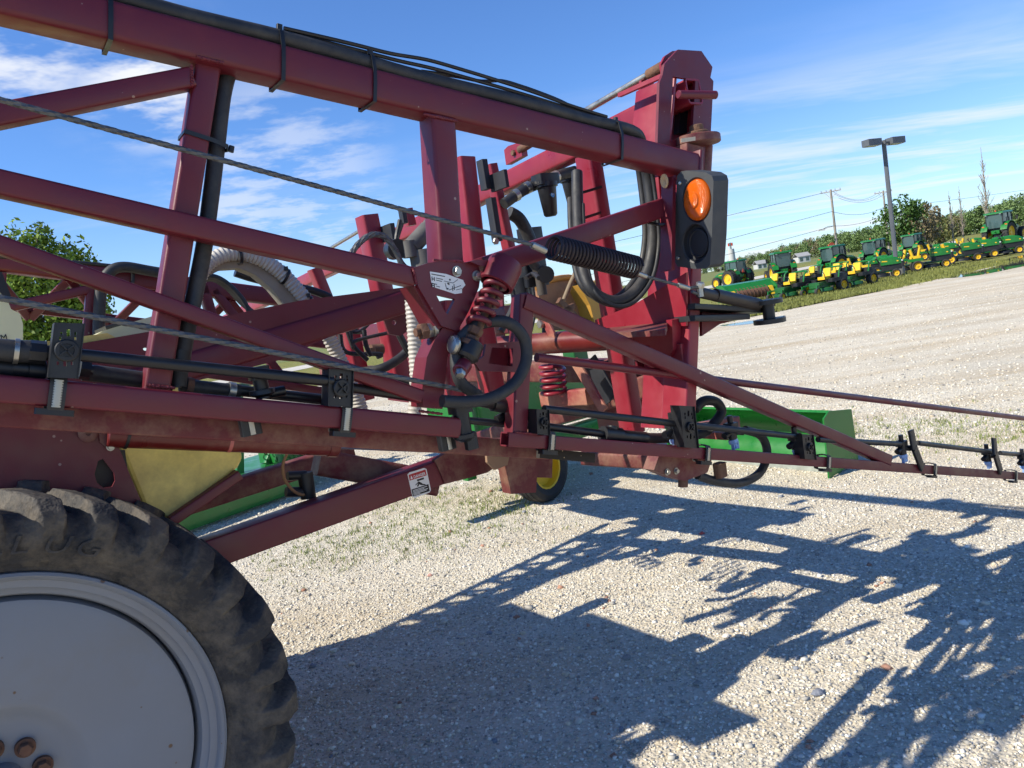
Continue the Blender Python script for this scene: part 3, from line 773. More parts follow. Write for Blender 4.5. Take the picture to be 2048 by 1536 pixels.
def rail_clamp(x, y, h, w, t, width=.014, lean=0):
    q = pw(x, y, w); d = (pw(x + 60, y + 60 * (.0857 if x < 930 else .0717), w) - q).normalized(); up = d.cross(OUT); up = up if up.z > 0 else -up
    hh = h / 2 + .006
    pts = [q - up * hh + OUT * .002, q - up * (hh * .6) + OUT * .007, q + up * (hh * .6) + OUT * .007, q + up * hh + OUT * .002, q + up * (hh + .004) - OUT * (t / 2), q + up * hh - OUT * (t + .004), q - up * hh - OUT * (t + .004), q - up * (hh + .004) - OUT * (t / 2)]
    obj('clamp_strap', G().band(pts, d, width, .0045), RUBBER, wing)
    g = G()
    for i in range(11):
        v = -.8 + 1.6 * i / 10
        g.box(q + up * (hh * v) + OUT * .0125, d, OUT, up, width * .55, .002, hh * .085, .0005)
    g.box(q + OUT * .0118, d, OUT, up, width * .42, .0016, hh * 1.7, .0005)
    obj('worm_band', g, ZINC, wing)
    obj('clamp_foot', G().box(q - up * (hh + .006) - OUT * .01, d, OUT, up, width * 2.3, .03, .014, .003), PLASTIC, wing)
rail_clamp(114, 787, .062, WB, .07, .034)
rail_clamp(691, 838, .062, WB, .07, .030)
for x, y in ((1101, 884), (1413, 908), (1655, 925), (1868, 940), (2030, 952)): rail_clamp(x, y, .047, WB, .05, .028)
# the last brackets stand bent over the rail
for x0, y0, x1, y1, wp in ((1824, 860, 1847, 937, 17), (1990, 876, 2004, 944, 15)):
    d_ = .014
    obj('pipe_bracket', G().bar(pw(x0, y0, WB - .02), pw((x0*.5+x1*.5) - 4, (y0+y1)/2, WB - .03), .045, d_, OUT, .003).bar(pw((x0*.5+x1*.5) - 4, (y0+y1)/2 - 2, WB - .03), pw(x1, y1, WB - .012), .045, d_, OUT, .003), PLASTIC, wing)
# nozzle bodies
def nozzle(x, y, w, s=1.0):
    P = pw(x, y, w)
    g = G().cyl(P + Z * .05 * s, P - Z * .0 * s, .02 * s, 14).box(P + Z * .055 * s, L, W, Z, .05 * s, .045 * s, .028 * s, .006)
    g.cyl(P + Z * .03 * s - L * .015 * s, P + Z * .022 * s - L * .05 * s, .014 * s, 12).cyl(P + Z * .03 * s + L * .015 * s, P + Z * .02 * s + L * .05 * s + OUT * .02 * s, .015 * s, 12)
    g.cyl(P + Z * .07 * s, P + Z * .1 * s, .012 * s, 10)
    o = obj('nozzle_body', g, PLASTIC, wing)
    d_ = (-Z + L * .15 + OUT * .2).normalized()
    g = G().cyl(P - Z * .0, P + d_ * .02 * s, .021 * s, 8, ch=.003).cyl(P + d_ * .02 * s, P + d_ * .042 * s, .012 * s, 8)
    for a in (-1, 1): g.box(P + d_ * .03 * s + L * a * .014 * s, L, W, Z, .006 * s, .016 * s, .03 * s, .001)
    obj('nozzle_cap', g, BLUEP, wing)
for x, y, w in ((1348, 876, WB + .03), (1465, 878, WB + .05), (1592, 898, WB + .03), (1805, 908, WB + .02), (1975, 922, WB + .03), (1019, 846, WB + .09), (2046, 930, WB)): nozzle(x, y, w)
g = G(); P = pw(523, 775, WB + .06)
g.cyl(P + Z * .04, P - Z * .03, .02, 14).box(P + Z * .04, L, W, Z, .05, .05, .035, .006).cyl(P - Z * .02 + L * .02, P - Z * .02 + L * .06, .014, 12).lathe(P - Z * .005, -Z, [(0, .034), (.012, .036), (.02, .02)], 18)
obj('nozzle_body', g, PLASTIC, wing)
g = G(); P = pw(925, 848, WB + .02)
g.cyl(P + Z * .05, P - Z * .03, .026, 14).box(P + Z * .05, L, W, Z, .06, .06, .03, .006).lathe(P - Z * .03, -Z, [(0, .036), (.012, .036), (.025, .018)], 18).cyl(P - L * .02, P - L * .07 - Z * .01, .018, 12).box(P - Z * .06 + L * .02, L, W, Z, .04, .03, .05, .008)
obj('nozzle_body', g, PLASTIC, wing)
g = G().cyl(pw(985, 807, WB + .07), pw(1030, 814, WB + .07), .026, 10).cyl(pw(950, 800, WB + .06), pw(986, 807, WB + .07), .019, 14)
obj('hose_fitting', g, PLASTIC, wing)
for x, y, w in ((500, 852, WB + .08), (893, 884, WB + .08)):
    q = pw(x, y, w)
    obj('clamp_foot', G().box(q, L, OUT, Z, .055, .03, .05, .006), PLASTIC, wing); obj('worm_band', G().box(q + OUT * .017, L, OUT, Z, .014, .004, .046, .001), ZINC, wing)

# wire ropes and the coil spring
def rope(pts, r=.007):
    P = catmull(pts, 40 if len(pts) < 4 else 20)
    n = int(sum((P[i+1] - P[i]).length for i in range(len(P) - 1)) / .004)
    if len(pts) == 2: P = [pts[0].lerp(pts[1], i / n) for i in range(n + 1)]
    obj('wire_rope', G().pipe(P, r, 18, 1, twist=170), WIRE, wing)
rope([pw(-250, 131, 1.93), pw(1066, 490, 1.95)], .0062)
rope([pw(1290, 552, 1.97), pw(1358, 571, 1.99)], .0052)
rope([pw(-250, 546, 1.97), pw(940, 783, 2.0)], .0068)
rope(pp([(694, 522), (715, 490), (742, 470), (770, 474), (790, 500), (806, 535)], 2.16), .0085)
obj('ferrule', G().cyl(pw(1063, 489, 1.95), pw(1092, 502, 1.95), .011, 16, ch=.002), ZINC, wing)
obj('ferrule', G().cyl(pw(1272, 546, 1.97), pw(1292, 553, 1.97), .010, 16, ch=.002), ZINC, wing)
obj('ferrule', G().cyl(pw(1356, 570, 1.99), pw(1378, 577, 1.99), .0095, 16, ch=.002), ZINC, wing)
obj('coil_spring', G().coil(pw(1103, 494, 1.955), pw(1270, 535, 1.975), .0375, .0052, 25, 8, 22), DARKST, wing)
g = G().pipe([pw(1378, 577, 1.99), pw(1392, 574, 1.985), pw(1403, 580, 1.985), pw(1398, 588, 1.99), pw(1384, 583, 1.99)], .006, 10, 6)
obj('eye_loop', g, WIRE, wing)
Pb = pw(1400, 578, 1.985); g = G().hexa(Pb + Z * .006, (Z + OUT * .4).normalized(), .017, .02).cyl(Pb - Z * .03, Pb + Z * .01, .011, 14); obj('bolt', g, ZINC, wing)

# weld beads where tubes meet
WELD = mat('painted_weld', lin(104, 30, 42), .5, var=.3, scale=60, bump=.6, bscale=160)
for x0, y0, x1, y1, w_ in ((393, 113, 448, 126, WB + .002), (848, 228, 914, 242, WB + .002), (838, 822, 884, 828, WB), (1030, 864, 1072, 868, WB + .002), (826, 536, 834, 570, WB - .016), (292, 770, 350, 776, WB + .02), (383, 130, 384, 172, WB + .02), (866, 520, 926, 524, WB - .014), (1343, 390, 1345, 430, WB + .046)):
    A_, B_ = pw(x0, y0, w_), pw(x1, y1, w_)
    obj('weld_bead', G().pipe([A_.lerp(B_, i / 16) for i in range(17)], .0042, 8, 1, rf=lambda a, q: 1 + .25 * math.sin(a * 900)), WELD, wing)
def text_mesh(txt, O, dx, up, height, mat_, parent, name='lettering', depth_=.0006, shear=0.0, align='LEFT', squash=1.0, bold=0.0):
    cu = bpy.data.curves.new(name, 'FONT'); cu.body = txt; cu.size = 1.0; cu.align_x = align; cu.extrude = 0; cu.shear = shear; cu.offset = bold
    cu.resolution_u = 3
    to = bpy.data.objects.new('tmp_text', cu); COL.objects.link(to)
    me = bpy.data.meshes.new_from_object(to)
    g = G(); k = height / .72; nrm = dx.cross(up)
    n = len(me.vertices)
    base = [O + dx * (v.co.x * k * squash) + up * (v.co.y * k) for v in me.vertices]
    v = [p + nrm * depth_ for p in base] + base
    f = [tuple(p.vertices) for p in me.polygons]
    cnt = {}
    for q in f:
        for i in range(len(q)):
            a, b = q[i], q[(i + 1) % len(q)]; cnt[(a, b)] = 1
    edges = [(a, b) for (a, b) in cnt if (b, a) not in cnt]
    f += [(b, a, a + n, b + n) for a, b in edges]
    g.add(v, f)
    bpy.data.objects.remove(to); bpy.data.curves.remove(cu); bpy.data.meshes.remove(me)
    return obj(name, g, mat_, parent, smooth=0)
def lbar(name, x1, y1, x2, y2, h, t, l, parent, m=None, r=None, hollow=None):   # tube running across the machine; h tall, t along it
    return obj(name, G().bar(pl(x1, y1, l), pl(x2, y2, l), h, t, -L, r, True, hollow), m or RED_LIT, parent)

# ---------------------------------------------------------------- hinge mast
WM = 2.14
mo = [(1356, 99), (1403, 102), (1425, 134), (1421, 155), (1427, 162), (1420, 300), (1412, 345), (1314, 340), (1315, 284), (1319, 165), (1325, 150), (1329, 128)]
mast = obj('hinge_mast', G().prism(pp(mo, WM), W * .014, [pp([(1346, 153), (1391, 160), (1385, 268), (1339, 284)], WM)]), RED, spr, 'tall maroon hinge mast at the rear corner', 0)
plate('flange', [(1283, 160), (1308, 160), (1304, 300), (1266, 300), (1272, 262)], WM + .24, .014, mast, RED_LIT)
obj('web', G().bar(pw(1352, 150, WM + .016), pw(1338, 300, WM + .016), .014, .222, OUT, .001), RED_LIT, mast)
obj('web', G().bar(pw(1412, 150, WM + .016), pw(1404, 300, WM + .016), .014, .222, OUT, .001), RED_LIT, mast)
plate('cap_plate', [(1322, 147), (1330, 147), (1330, 156), (1322, 156)], WM + .01, .25, mast, RED_LIT)
plate('ear', [(1322, 128), (1330, 112), (1345, 102), (1358, 101), (1358, 150), (1326, 150)], WM + .06, .012, mast, RED_LIT)
obj('cross_pin', G().cyl(pw(1356, 189, WM - .07), pw(1432, 190, WM - .10), .0165, 24, ch=.003), RED, mast)
plate('wear_pad', [(1362, 205), (1384, 200), (1382, 266), (1357, 266)], WM + .10, .03, mast, PAD)
L0 = pw(1374, 182, WM + .03).dot(L) - .04
# hinge head and knuckle the wing hangs on
q = pw(1396, 279, WM - .03)
g = G().lathe(q - Z * .02, Z, [(0, .10), (.004, .105), (.03, .105), (.034, .10)], 40, a=L, sy=.75)
obj('hinge_plate', g, RED_D, mast)
plate('sticker', [(1362, 277), (1391, 273), (1391, 281), (1362, 285)], WM - .115, .001, mast, mat('worn_cream_sticker', lin(206, 188, 160), .6, var=.1, speck=(lin(170, 60, 56), 90, .38)))
obj('hinge_pin', G().cyl(q + Z * .012, q + Z * .032, .045, 24, ch=.004).cyl(q + Z * .032, q + Z * .058, .028, 20, ch=.003), RUST, mast)
obj('knuckle', G().bar(pw(1391, 290, WM - .06), pw(1391, 350, WM - .06), .10, .1, OUT, .006), RED_D, mast)
obj('knuckle_lug', G().bar(pw(1405, 300, WM - .115), pw(1402, 345, WM - .115), .02, .09, OUT, .006), RED, mast)
obj('hinge_tube', G().cyl(pw(1411, 292, WM + .02), pw(1408, 345, WM + .02), .03, 24), RED_D, mast)
# column below the head
LC = pw(1390, 700, 2.06).dot(L)
obj('column', G().bar(pw(1402, 345, 2.07), pw(1381, 858, 2.07), .062, .13, OUT, .008), RED_LIT, mast)
obj('column', G().bar(pw(1364, 345, 2.215), pw(1338, 858, 2.215), .055, .15, OUT, .022), RED_LIT, mast)
obj('column', G().bar(pw(1318, 330, 2.30), pw(1338, 570, 2.30), .02, .10, OUT, .004), RED_LIT, mast)
plate('column_flange', [(1322, 330), (1338, 330), (1332, 560), (1312, 850), (1296, 850), (1300, 640)], 2.385, .014, mast, RED_LIT)
obj('weld_scar', G().lathe(pl(1329, 362, LC - .045), -L, [(0, .028), (.004, .026), (.005, .019), (.002, .013), (.001, .006)], 18, a=Z, sy=.7), mat('bare_weld', lin(190, 160, 120), .7, var=.3, scale=30), mast)
pts = [(1372, 545), (1300, 590), (1262, 612), (1190, 640), (1190, 660), (1300, 652), (1372, 652)]
obj('foot_web', G().prism([pl(x, y, LC - .02) for x, y in pts], L * .012), RED_LIT, mast, smooth=0)
zb = pw(1290, 650, 2.25).z
obj('foot_plate', G().prism([pg(x, y, zb) for x, y in ((1196, 668), (1212, 648), (1262, 634), (1322, 626), (1338, 634), (1330, 660))], -Z * .02), RED_D, mast, smooth=0)
Pb = pg(1250, 642, zb); obj('bolt', G().cyl(Pb, Pb + Z * .005, .034, 24).hexa(Pb + Z * .005, Z, .026, .024), ZINC, mast)
obj('foot_box', G().prism([pl(x, y, LC - .06) for x, y in ((1262, 664), (1330, 655), (1330, 640), (1344, 640), (1346, 700), (1330, 735), (1300, 738), (1300, 690), (1262, 690))], L * .05), RED_LIT, mast, smooth=0)
obj('stop_block', G().box(pl(1358, 712, LC - .02), L, W, Z, .04, .07, .10, .004), RED_LIT, mast)
plate('foot_rib', [(1262, 664), (1296, 660), (1296, 735), (1276, 735)], 2.36, .012, mast, RED)
# link cylinder that runs out of the picture's middle towards the rear
obj('link_rod', G().cyl(pw(1400, 585, 2.02), pw(1432, 592, 2.02), .022, 18).cyl(pw(1430, 590, 2.02), pw(1515, 609, 2.02), .026, 20).cyl(pw(1513, 608, 2.02), pw(1545, 606, 2.02), .016, 16), mat('dark_oily_steel', lin(50, 44, 40), .45, var=.3, scale=12), mast)
q = pw(1535, 606, 2.0); g = G().cyl(q - Z * .004, q + Z * .014, .062, 24).cyl(q - Z * .07, q, .025, 18).cyl(q - Z * .085, q - Z * .066, .066, 24); obj('link_pin', g, BLACKP, mast)
zz = pw(1450, 615, 2.05).z
obj('link_arm', G().bar(pw(1390, 612, 2.02), pw(1530, 620, 2.02), .022, .12, OUT, .003).bar(pw(1390, 636, 2.02), pw(1500, 633, 2.02), .022, .12, OUT, .003), BLACKP, mast)
plate('link_bracket', [(1404, 608), (1500, 618), (1498, 634), (1440, 648), (1404, 672)], 2.12, .014, mast, RED)

# ---------------------------------------------------------------- marker light
lq = pw(1386, 440, 2.02)
LF = lq.dot(L) - .06
def lf(x, y): return pl(x, y, LF)
ho = [(1354, 352), (1362, 343), (1372, 341), (1412, 345), (1424, 352), (1427, 362), (1424, 470), (1420, 530), (1412, 537), (1390, 538), (1355, 533), (1350, 524), (1350, 440)]
housing = obj('marker_light', G().prism([lf(x, y) for x, y in ho], L * .085, [[lf(1394 + 29 * math.cos(a), 400 + 46 * math.sin(a)) for a in [2*math.pi*i/28 for i in range(28)]], [lf(1391 + 27 * math.cos(a), 487 + 40 * math.sin(a)) for a in [2*math.pi*i/28 for i in range(28)]]]), GREY, spr, 'grey double light housing with amber lens above an empty black socket', 0)
bv = housing.modifiers.new('soft_edges', 'BEVEL'); bv.width, bv.segments, bv.limit_method = .006, 2, 'ANGLE'
cL = lf(1394, 400)
hw = (lf(1420, 400) - lf(1368, 400)).length / 2; hh = (lf(1394, 358) - lf(1394, 442)).length / 2
ax = -L; aa = (lf(1420, 400) - lf(1368, 400)).normalized()
g = G().lathe(cL + L * .02, ax, [(0, hw), (.018, hw), (.026, hw * .96), (.034, hw * .82), (.039, hw * .55), (.040, hw * .40), (.045, hw * .36), (.046, hw * .28), (.049, hw * .22), (.050, hw * .1), (.050, .001)], 40, a=aa, sy=hh / hw)
lens = obj('amber_lens', g, AMBER, housing, 'oval amber lens')
g = G().lathe(cL + L * .03, ax, [(-.01, .001), (-.01, hw * 1.13), (.026, hw * 1.13), (.03, hw * 1.09), (.026, hw * 1.02), (-.0, hw * 1.0)], 40, a=aa, sy=hh / hw)
obj('lens_gasket', g, DARKG, housing)
cS = lf(1391, 487)
g = G().lathe(cS + L * .03, ax, [(0, .001), (0, hw * 1.12), (.024, hw * 1.12), (.030, hw * 1.06), (.027, hw * .98), (.012, hw * .93), (.010, hw * .80), (.016, hw * .76), (.017, hw * .68), (.013, hw * .64), (.013, .001)], 40, a=aa, sy=hh / hw * .93)
obj('socket_gasket', g, DARKG, housing)
for x, y in ((1361, 366), (1357, 516)): obj('screw', G().cyl(lf(x, y), lf(x, y) - L * .006, .0075, 14, ch=.002), ZINC, housing)
obj('wire_lead', G().pipe([pw(1296, 445, 2.15), pw(1320, 449, 2.08), pw(1352, 445, 2.06)], .006, 8, 6), PLASTIC, housing)
plate('housing_back', [(1346, 352), (1352, 350), (1350, 540), (1343, 540)], 2.03, .06, housing, RED)
seam = G()
for x0 in (1438,): seam.add(*(lambda p: (p.v, p.f))(G().bar(pw(1437, 350, 2.0), pw(1431, 530, 2.0), .003, .02, OUT, .0005)))
# ---------------------------------------------------------------- centre frame
frame = lbar('centre_frame', 1374, 182, 430, 648, .105, .09, L0, spr, hollow=.008)
frame['label'] = 'maroon cross frame behind the wing with hoses and filters'
def turn(x1, y1, x2, y2, r, m, l=L0 + .03, name='turnbuckle'): return obj(name, G().cyl(pl(x1, y1, l), pl(x2, y2, l), r, 18), m, frame)
turn(1318, 137, 1050, 292, .0155, ZINC, name='tie_rod'); turn(1336, 128, 1298, 150, .025, RUST); turn(1078, 276, 1040, 300, .022, RUST)
turn(745, 446, 655, 500, .014, ZINC, name='tie_rod')
obj('tie_bracket', G().prism([pl(x, y, L0 + .02) for x, y in ((1008, 300), (1016, 292), (1040, 284), (1044, 312), (1012, 330))], L * .04), RED_LIT, frame, smooth=0)
obj('bolt', G().hexa(pl(1028, 306, L0 + .02), -L, .016, .014), RUST, frame)
bar('post', 1191, 306, 1281, 865, .078, .10, 2.50, frame, RED_LIT)
bar('post', 937, 312, 962, 540, .080, .11, 2.72, frame, RED_LIT)
bar('post', 988, 326, 1026, 500, .045, .06, 2.98, frame, RED_LIT)
bar('post', 742, 428, 812, 775, .105, .12, 4.05, frame, RED_LIT)
bar('post', 818, 416, 826, 450, .06, .06, 4.2, frame, RED_LIT)
bar('post', 633, 535, 722, 752, .07, .09, 4.7, frame, RED_LIT)
bar('post', 905, 600, 918, 800, .07, .06, 2.84, frame, RED_LIT)
bar('post', 966, 600, 1000, 800, .09, .10, 2.85, frame, RED_LIT)
def pad(x, y, w_, dl, dw, dz, name='wear_pad', m=PAD):
    obj(name, G().box(pw(x, y, w_), L, W, Z, dl, dw, dz, .004), m, frame)
pad(968, 350, 2.86, .03, .05, .13); pad(998, 362, 2.80, .02, .12, .075); pad(988, 440, 2.95, .03, .05, .2)
pad(776, 466, 4.0, .03, .14, .09); pad(806, 432, 4.1, .03, .05, .09)
obj('bolt', G().hexa(pw(990, 483, 2.9), OUT, .016, .014), ZINC, frame)
# lower members
lbar('beam', 1012, 640, 690, 676, .17, .09, L0 + .1, frame, RED)  # deep beam added to fill in the frame's shadow on the ground
bar('post', 704, 650, 738, 800, .09, .10, 4.25, frame, RED_LIT); bar('post', 856, 600, 872, 800, .08, .10, 3.3, frame, RED_LIT)
for k_, pts_ in enumerate(([(872, 612), (1004, 566), (1012, 800), (884, 812)], [(764, 700), (858, 650), (868, 812), (776, 800)], [(1180, 760), (1300, 720), (1320, 850), (1200, 870)])):
    obj('shadow_panel', G().prism([pl(x, y, L0 + .12) for x, y in pts_], L * .012), RED, frame, smooth=0)  # solid panels added to thicken the shadow the frame casts

obj('round_beam', G().cyl(pl(1300, 672, L0 - .05), pl(985, 694, L0 - .25), .055, 28), ORR, frame)
lbar('beam', 1345, 742, 640, 750, .12, .10, L0 + .06, frame, RED_D)
lbar('beam', 1330, 760, 880, 905, .11, .09, L0 + .02, frame, RED_D)
lbar('beam', 1345, 928, 1160, 918, .075, .09, L0 + .05, frame, RED_D)
obj('frame_spring', G().coil(pl(1104, 730, L0 - .12), pl(1108, 790, L0 - .12), .062, .011, 4.6, 10), RED_LIT, frame)
lbar('beam', 1172, 795, 1080, 800, .085, .06, L0 - .10, frame, WORN)
obj('link_bar', G().bar(pl(1146, 722, L0 - .2), pl(1206, 822, L0 - .2), .055, .016, -L, .004), WORN, frame)
obj('link_bar', G().bar(pl(1085, 636, L0 - .2), pl(1112, 690, L0 - .2), .05, .016, -L, .004), WORN, frame)
obj('bolt', G().hexa(pl(1084, 648, L0 - .2), -L, .022, .02), ZINC, frame)
lbar('guard_plate', 1178, 720, 1222, 800, .10, .012, L0 - .06, frame, PAD)
hose('hose', [(885, 740, 2.9), (840, 760), (800, 762), (770, 752)], .02, frame, w=3.0)
hose('hose', [(700, 745, 3.4), (760, 738), (805, 712), (830, 680)], .022, frame, w=3.3)
plate('guide_plate', [(768, 640), (826, 616), (820, 660), (800, 672), (778, 668)], 3.0, .012, frame, RED, holes=[[(788 + 5 * math.cos(a), 645 + 5 * math.sin(a)) for a in [2*math.pi*i/10 for i in range(10)]]])
obj('pin', G().cyl(pw(742, 700, 3.9), pw(765, 698, 3.9), .03, 16).cyl(pw(740, 696, 3.85), pw(742, 712, 3.85), .03, 16), RUST, frame)
# filters with their pipework
hose('hose', [(1008, 408), (1030, 392), (1052, 378), (1090, 362), (1120, 350), (1150, 342)], .026, frame, w=2.95, seg=16)
for x, y, w_ in ((1031, 391, 2.95), (1054, 376, 2.95), (1110, 354, 2.95)): obj('hose_clamp', G().cyl(pw(x - 4, y + 2, w_), pw(x + 4, y - 2, w_), .029, 18), ZINC, frame)
for x, y, w_, s in ((1092, 366, 2.9, 1.0), (1140, 355, 3.05, .9)):
    P = pw(x, y, w_)
    f_ = obj('filter_bowl', G().lathe(P, -Z, [(0, .04), (0, .055), (.02, .055), (.024, .046), (.15 * s, .033), (.158 * s, .026), (.158 * s, .001)], 24).box(P + Z * .015, L, W, Z, .12, .08, .05, .01), PLASTIC, frame)
    for a in range(6):
        an = a * math.pi / 3 + .3; dd = L * math.cos(an) + W * math.sin(an); f2 = G().box(P - Z * .085 * s + dd * .041, dd, dd.cross(Z), Z, .012, .005, .11 * s, .001)
    q2 = P - Z * .065 + OUT * .041 - L * .004
    obj('filter_sticker', G().lathe(q2, OUT, [(0, .001), (0, .011), (.0012, .011), (.0012, .001)], 18), BLUEK, frame)
    text_mesh('50', q2 + OUT * .0014 - L * .0075 - Z * .001, L, Z, .008, WHITE, frame, 'filter_lettering')
for x, y in ((1188, 378), (1186, 430)): 
    q = pw(x, y, 2.49); obj('cable_tie', G().bar(q - L * .07 - Z * .012, q + L * .05 + Z * .008, .012, .006, OUT, .001), PLASTIC, frame)
# valve block and hoses on the far side of the frame
P = pw(845, 500, 3.4)
g = G().cyl(P + Z * .10 + L * .05, P + Z * .02 - L * .06, .045, 20).cyl(P - L * .07 + Z * .05, P - L * .07 - Z * .03, .04, 18).cyl(P, P - Z * .12, .07, 22).cyl(P + L * .05 + Z * .09, P + L * .14 + Z * .16, .05, 18)
obj('valve_body', g, mat('dusty_grey_casting', lin(92, 90, 86), .7, var=.3, scale=14), frame)
for k in range(2):
    hose('hose', [(800 + 4 * k, 440 + 6 * k), (792, 490 + 5 * k), (806 + 6 * k, 530 + 4 * k), (850, 545)], .012, frame, w=3.5 + .06 * k, seg=8)
obj('gauge', G().cyl(pw(786, 500, 3.5), pw(796, 498, 3.4), .05, 18), PLASTIC, frame)
pad(1060, 470, 3.1, .12, .06, .07, 'junction_box', PLASTIC)
hose('hose', [(1018, 425), (1040, 440), (1060, 480), (1068, 520)], .032, frame, w=3.05)
hose('hose', [(1040, 500), (1062, 520), (1078, 548), (1085, 590)], .024, frame, w=2.9, m=mat('dusty_hose', lin(70, 64, 58), .7, var=.3))
obj('valve_cluster', G().box(pw(1060, 548, 3.0), L, W, Z, .14, .12, .13, .015).cyl(pw(1085, 548, 2.95), pw(1092, 549, 2.85), .04, 18).cyl(pw(1040, 556, 3), pw(1046, 590, 3), .035, 14), PLASTIC, frame)
hose('hose', [(1128, 600), (1140, 570), (1152, 540), (1150, 500)], .011, frame, w=2.6, m=mat('tan_hose', lin(120, 104, 82), .6))
for k in range(4): hose('hose', [(690 + 5 * k, 655), (712 + 4 * k, 665), (735, 650 - 4 * k), (745, 630)], .009, frame, w=3.6 + .05 * k, seg=8)
hose('hose', [(700, 660), (706, 690), (735, 720)], .012, frame, w=3.6); hose('hose', [(728, 660), (732, 690), (742, 712)], .012, frame, w=3.5)
hose('hose', [(1078, 556, 2.5), (1066, 548), (1052, 556)], .01, frame, w=2.6)
hose('chain_guard', [(470, 545, 3.6), (520, 560), (620, 580), (660, 595)], .02, frame, w=3.6, m=PLASTIC)

hr = random.Random(3)
for k in range(4):          # slack hydraulic and spray hoses inside the frame
    x0, y0 = hr.uniform(640, 850), hr.uniform(590, 700); w0 = hr.uniform(3.0, 4.2)
    hose('hose', [(x0, y0), (x0 + hr.uniform(-20, 40), y0 + hr.uniform(20, 60)), (x0 + hr.uniform(20, 90), y0 + hr.uniform(30, 70)), (x0 + hr.uniform(60, 150), y0 + hr.uniform(-10, 50))], hr.choice((.009, .012, .016)), frame, w=w0, seg=8)
for k in range(4):
    x0, y0 = hr.uniform(1000, 1075), hr.uniform(500, 560); w0 = hr.uniform(2.9, 3.4)
    hose('hose', [(x0, y0), (x0 + hr.uniform(-8, 20), y0 + 40), (x0 + hr.uniform(0, 30), y0 + 90), (x0 + hr.uniform(-20, 20), y0 + 150)], hr.choice((.009, .012, .018)), frame, w=w0, seg=8)



# ---------------------------------------------------------------- white corrugated hoses
def corrugated(pts, r, w, parent):
    P = catmull(pp(pts, w), 14); ln = sum((P[i+1] - P[i]).length for i in range(len(P) - 1)); n = int(ln / .0042)
    Q = []; acc = 0; i = 0; step = ln / n
    cum = [0]
    for k in range(len(P) - 1): cum.append(cum[-1] + (P[k+1] - P[k]).length)
    j = 0
    for k in range(n + 1):
        s_ = min(k * step, ln)
        while j < len(P) - 2 and cum[j + 1] < s_: j += 1
        Q.append(P[j].lerp(P[j + 1], (s_ - cum[j]) / max(cum[j + 1] - cum[j], 1e-6)))
    return obj('corrugated_hose', G().pipe(Q, r, 18, 1, rf=lambda a, b: 1 + .07 * math.cos(a * 2 * math.pi / .0168)), CORR, parent)
corrugated([(388, 600), (396, 560), (412, 530), (440, 512), (475, 506), (515, 515), (556, 540), (590, 574), (616, 606), (642, 645), (668, 695), (692, 745), (716, 800), (728, 840)], .031, 3.25, frame)
corrugated([(823, 600), (827, 650), (830, 700), (833, 750), (831, 800), (826, 850)], .026, 2.62, frame)
up_ = [(402, 548), (440, 524), (478, 518), (520, 531), (560, 556), (592, 592), (622, 630)]; lo_ = [(590, 640), (570, 610), (543, 577), (510, 549), (478, 536), (444, 538), (410, 556)]
plate('hose_cradle', up_ + lo_, 3.27, .07, frame, mat('dusty_pale_plastic', lin(150, 142, 128), .7, var=.2, dust=lin(110, 90, 66), damt=.6))
for x, y in ((478, 512), (570, 553), (614, 606)): 
    q = pw(x, y, 3.25); obj('cable_tie', G().lathe(q, L if x < 500 else (L - Z * .7).normalized(), [(-.006, .034), (-.006, .037), (.006, .037), (.006, .034)], 24, cap=False).box(q + OUT * .03 + Z * .03, L, OUT, Z, .016, .016, .018), PLASTIC, frame)

# ---------------------------------------------------------------- arms and side plates between tank and frame
arms = bar('lift_arm', 862, 588, 200, 786, .098, .12, 2.86, spr, RED); arms['label'] = 'maroon lift arm sloping down to the tank'
plate('frame_plate', [(60, 712), (167, 686), (310, 661), (600, 601), (812, 574), (840, 600), (700, 655), (560, 720), (400, 760), (60, 770)], 2.87, .02, arms, RED, holes=[[(291 + 5 * math.cos(a), 698 + 3.5 * math.sin(a)) for a in [2*math.pi*i/10 for i in range(10)]]])
chassis = bar('chassis', 356, 1134, 930, 928, .105, .10, 2.78, spr, RED, r=.006); chassis['label'] = 'maroon chassis of flat beams below the tank'
plate('beam_end', [(870, 920), (905, 898), (985, 890), (1005, 925), (975, 945), (930, 958), (890, 968)], 2.77, .03, chassis, RED_D)
bar('rail', 250, 1050, 710, 905, .10, .09, 3.75, chassis, RED_D)
bar('cross_member', 640, 925, 880, 968, .11, .16, 3.0, chassis, RED_D, w2=2.9)
q = pw(760, 918, 3.1)
plate('bracket', [(980, 880), (1072, 872), (1078, 900), (1072, 985), (1022, 988), (1008, 912), (985, 905)], 2.55, .06, chassis, RED_D)
plate('bracket', [(972, 892), (1000, 884), (1022, 898), (1015, 930), (990, 940), (975, 925)], 2.50, .014, chassis, mat('dusty_tan_plate', lin(140, 112, 88), .8, var=.2))
plate('bracket', [(1068, 905), (1106, 900), (1104, 956), (1076, 955)], 2.62, .08, chassis, RED_D)
bar('beam', -60, 824, 1100, 902, .062, .07, 2.16, chassis, RED_D, r=.006)
plate('side_plate', [(-120, 780), (60, 815), (232, 880), (262, 955), (290, 1020), (262, 1085), (-120, 1085)], 2.72, .012, chassis, RED, holes=[[(196, 922), (206, 918), (214, 928), (228, 946), (230, 962), (224, 974), (208, 976), (194, 966), (189, 948)]])
plate('hole_shade_backing', [(170, 900), (250, 900), (262, 990), (170, 990)], 2.765, .01, chassis, BLACKP)  # black sheet standing in for the shade inside the hole
g = G().lathe(pw(176, 866, 2.71), OUT, [(0, .028), (.006, .028), (.008, .024), (.008, .008), (.002, .007), (.002, .001)], 24); obj('pivot_boss', g, RED_D, chassis)
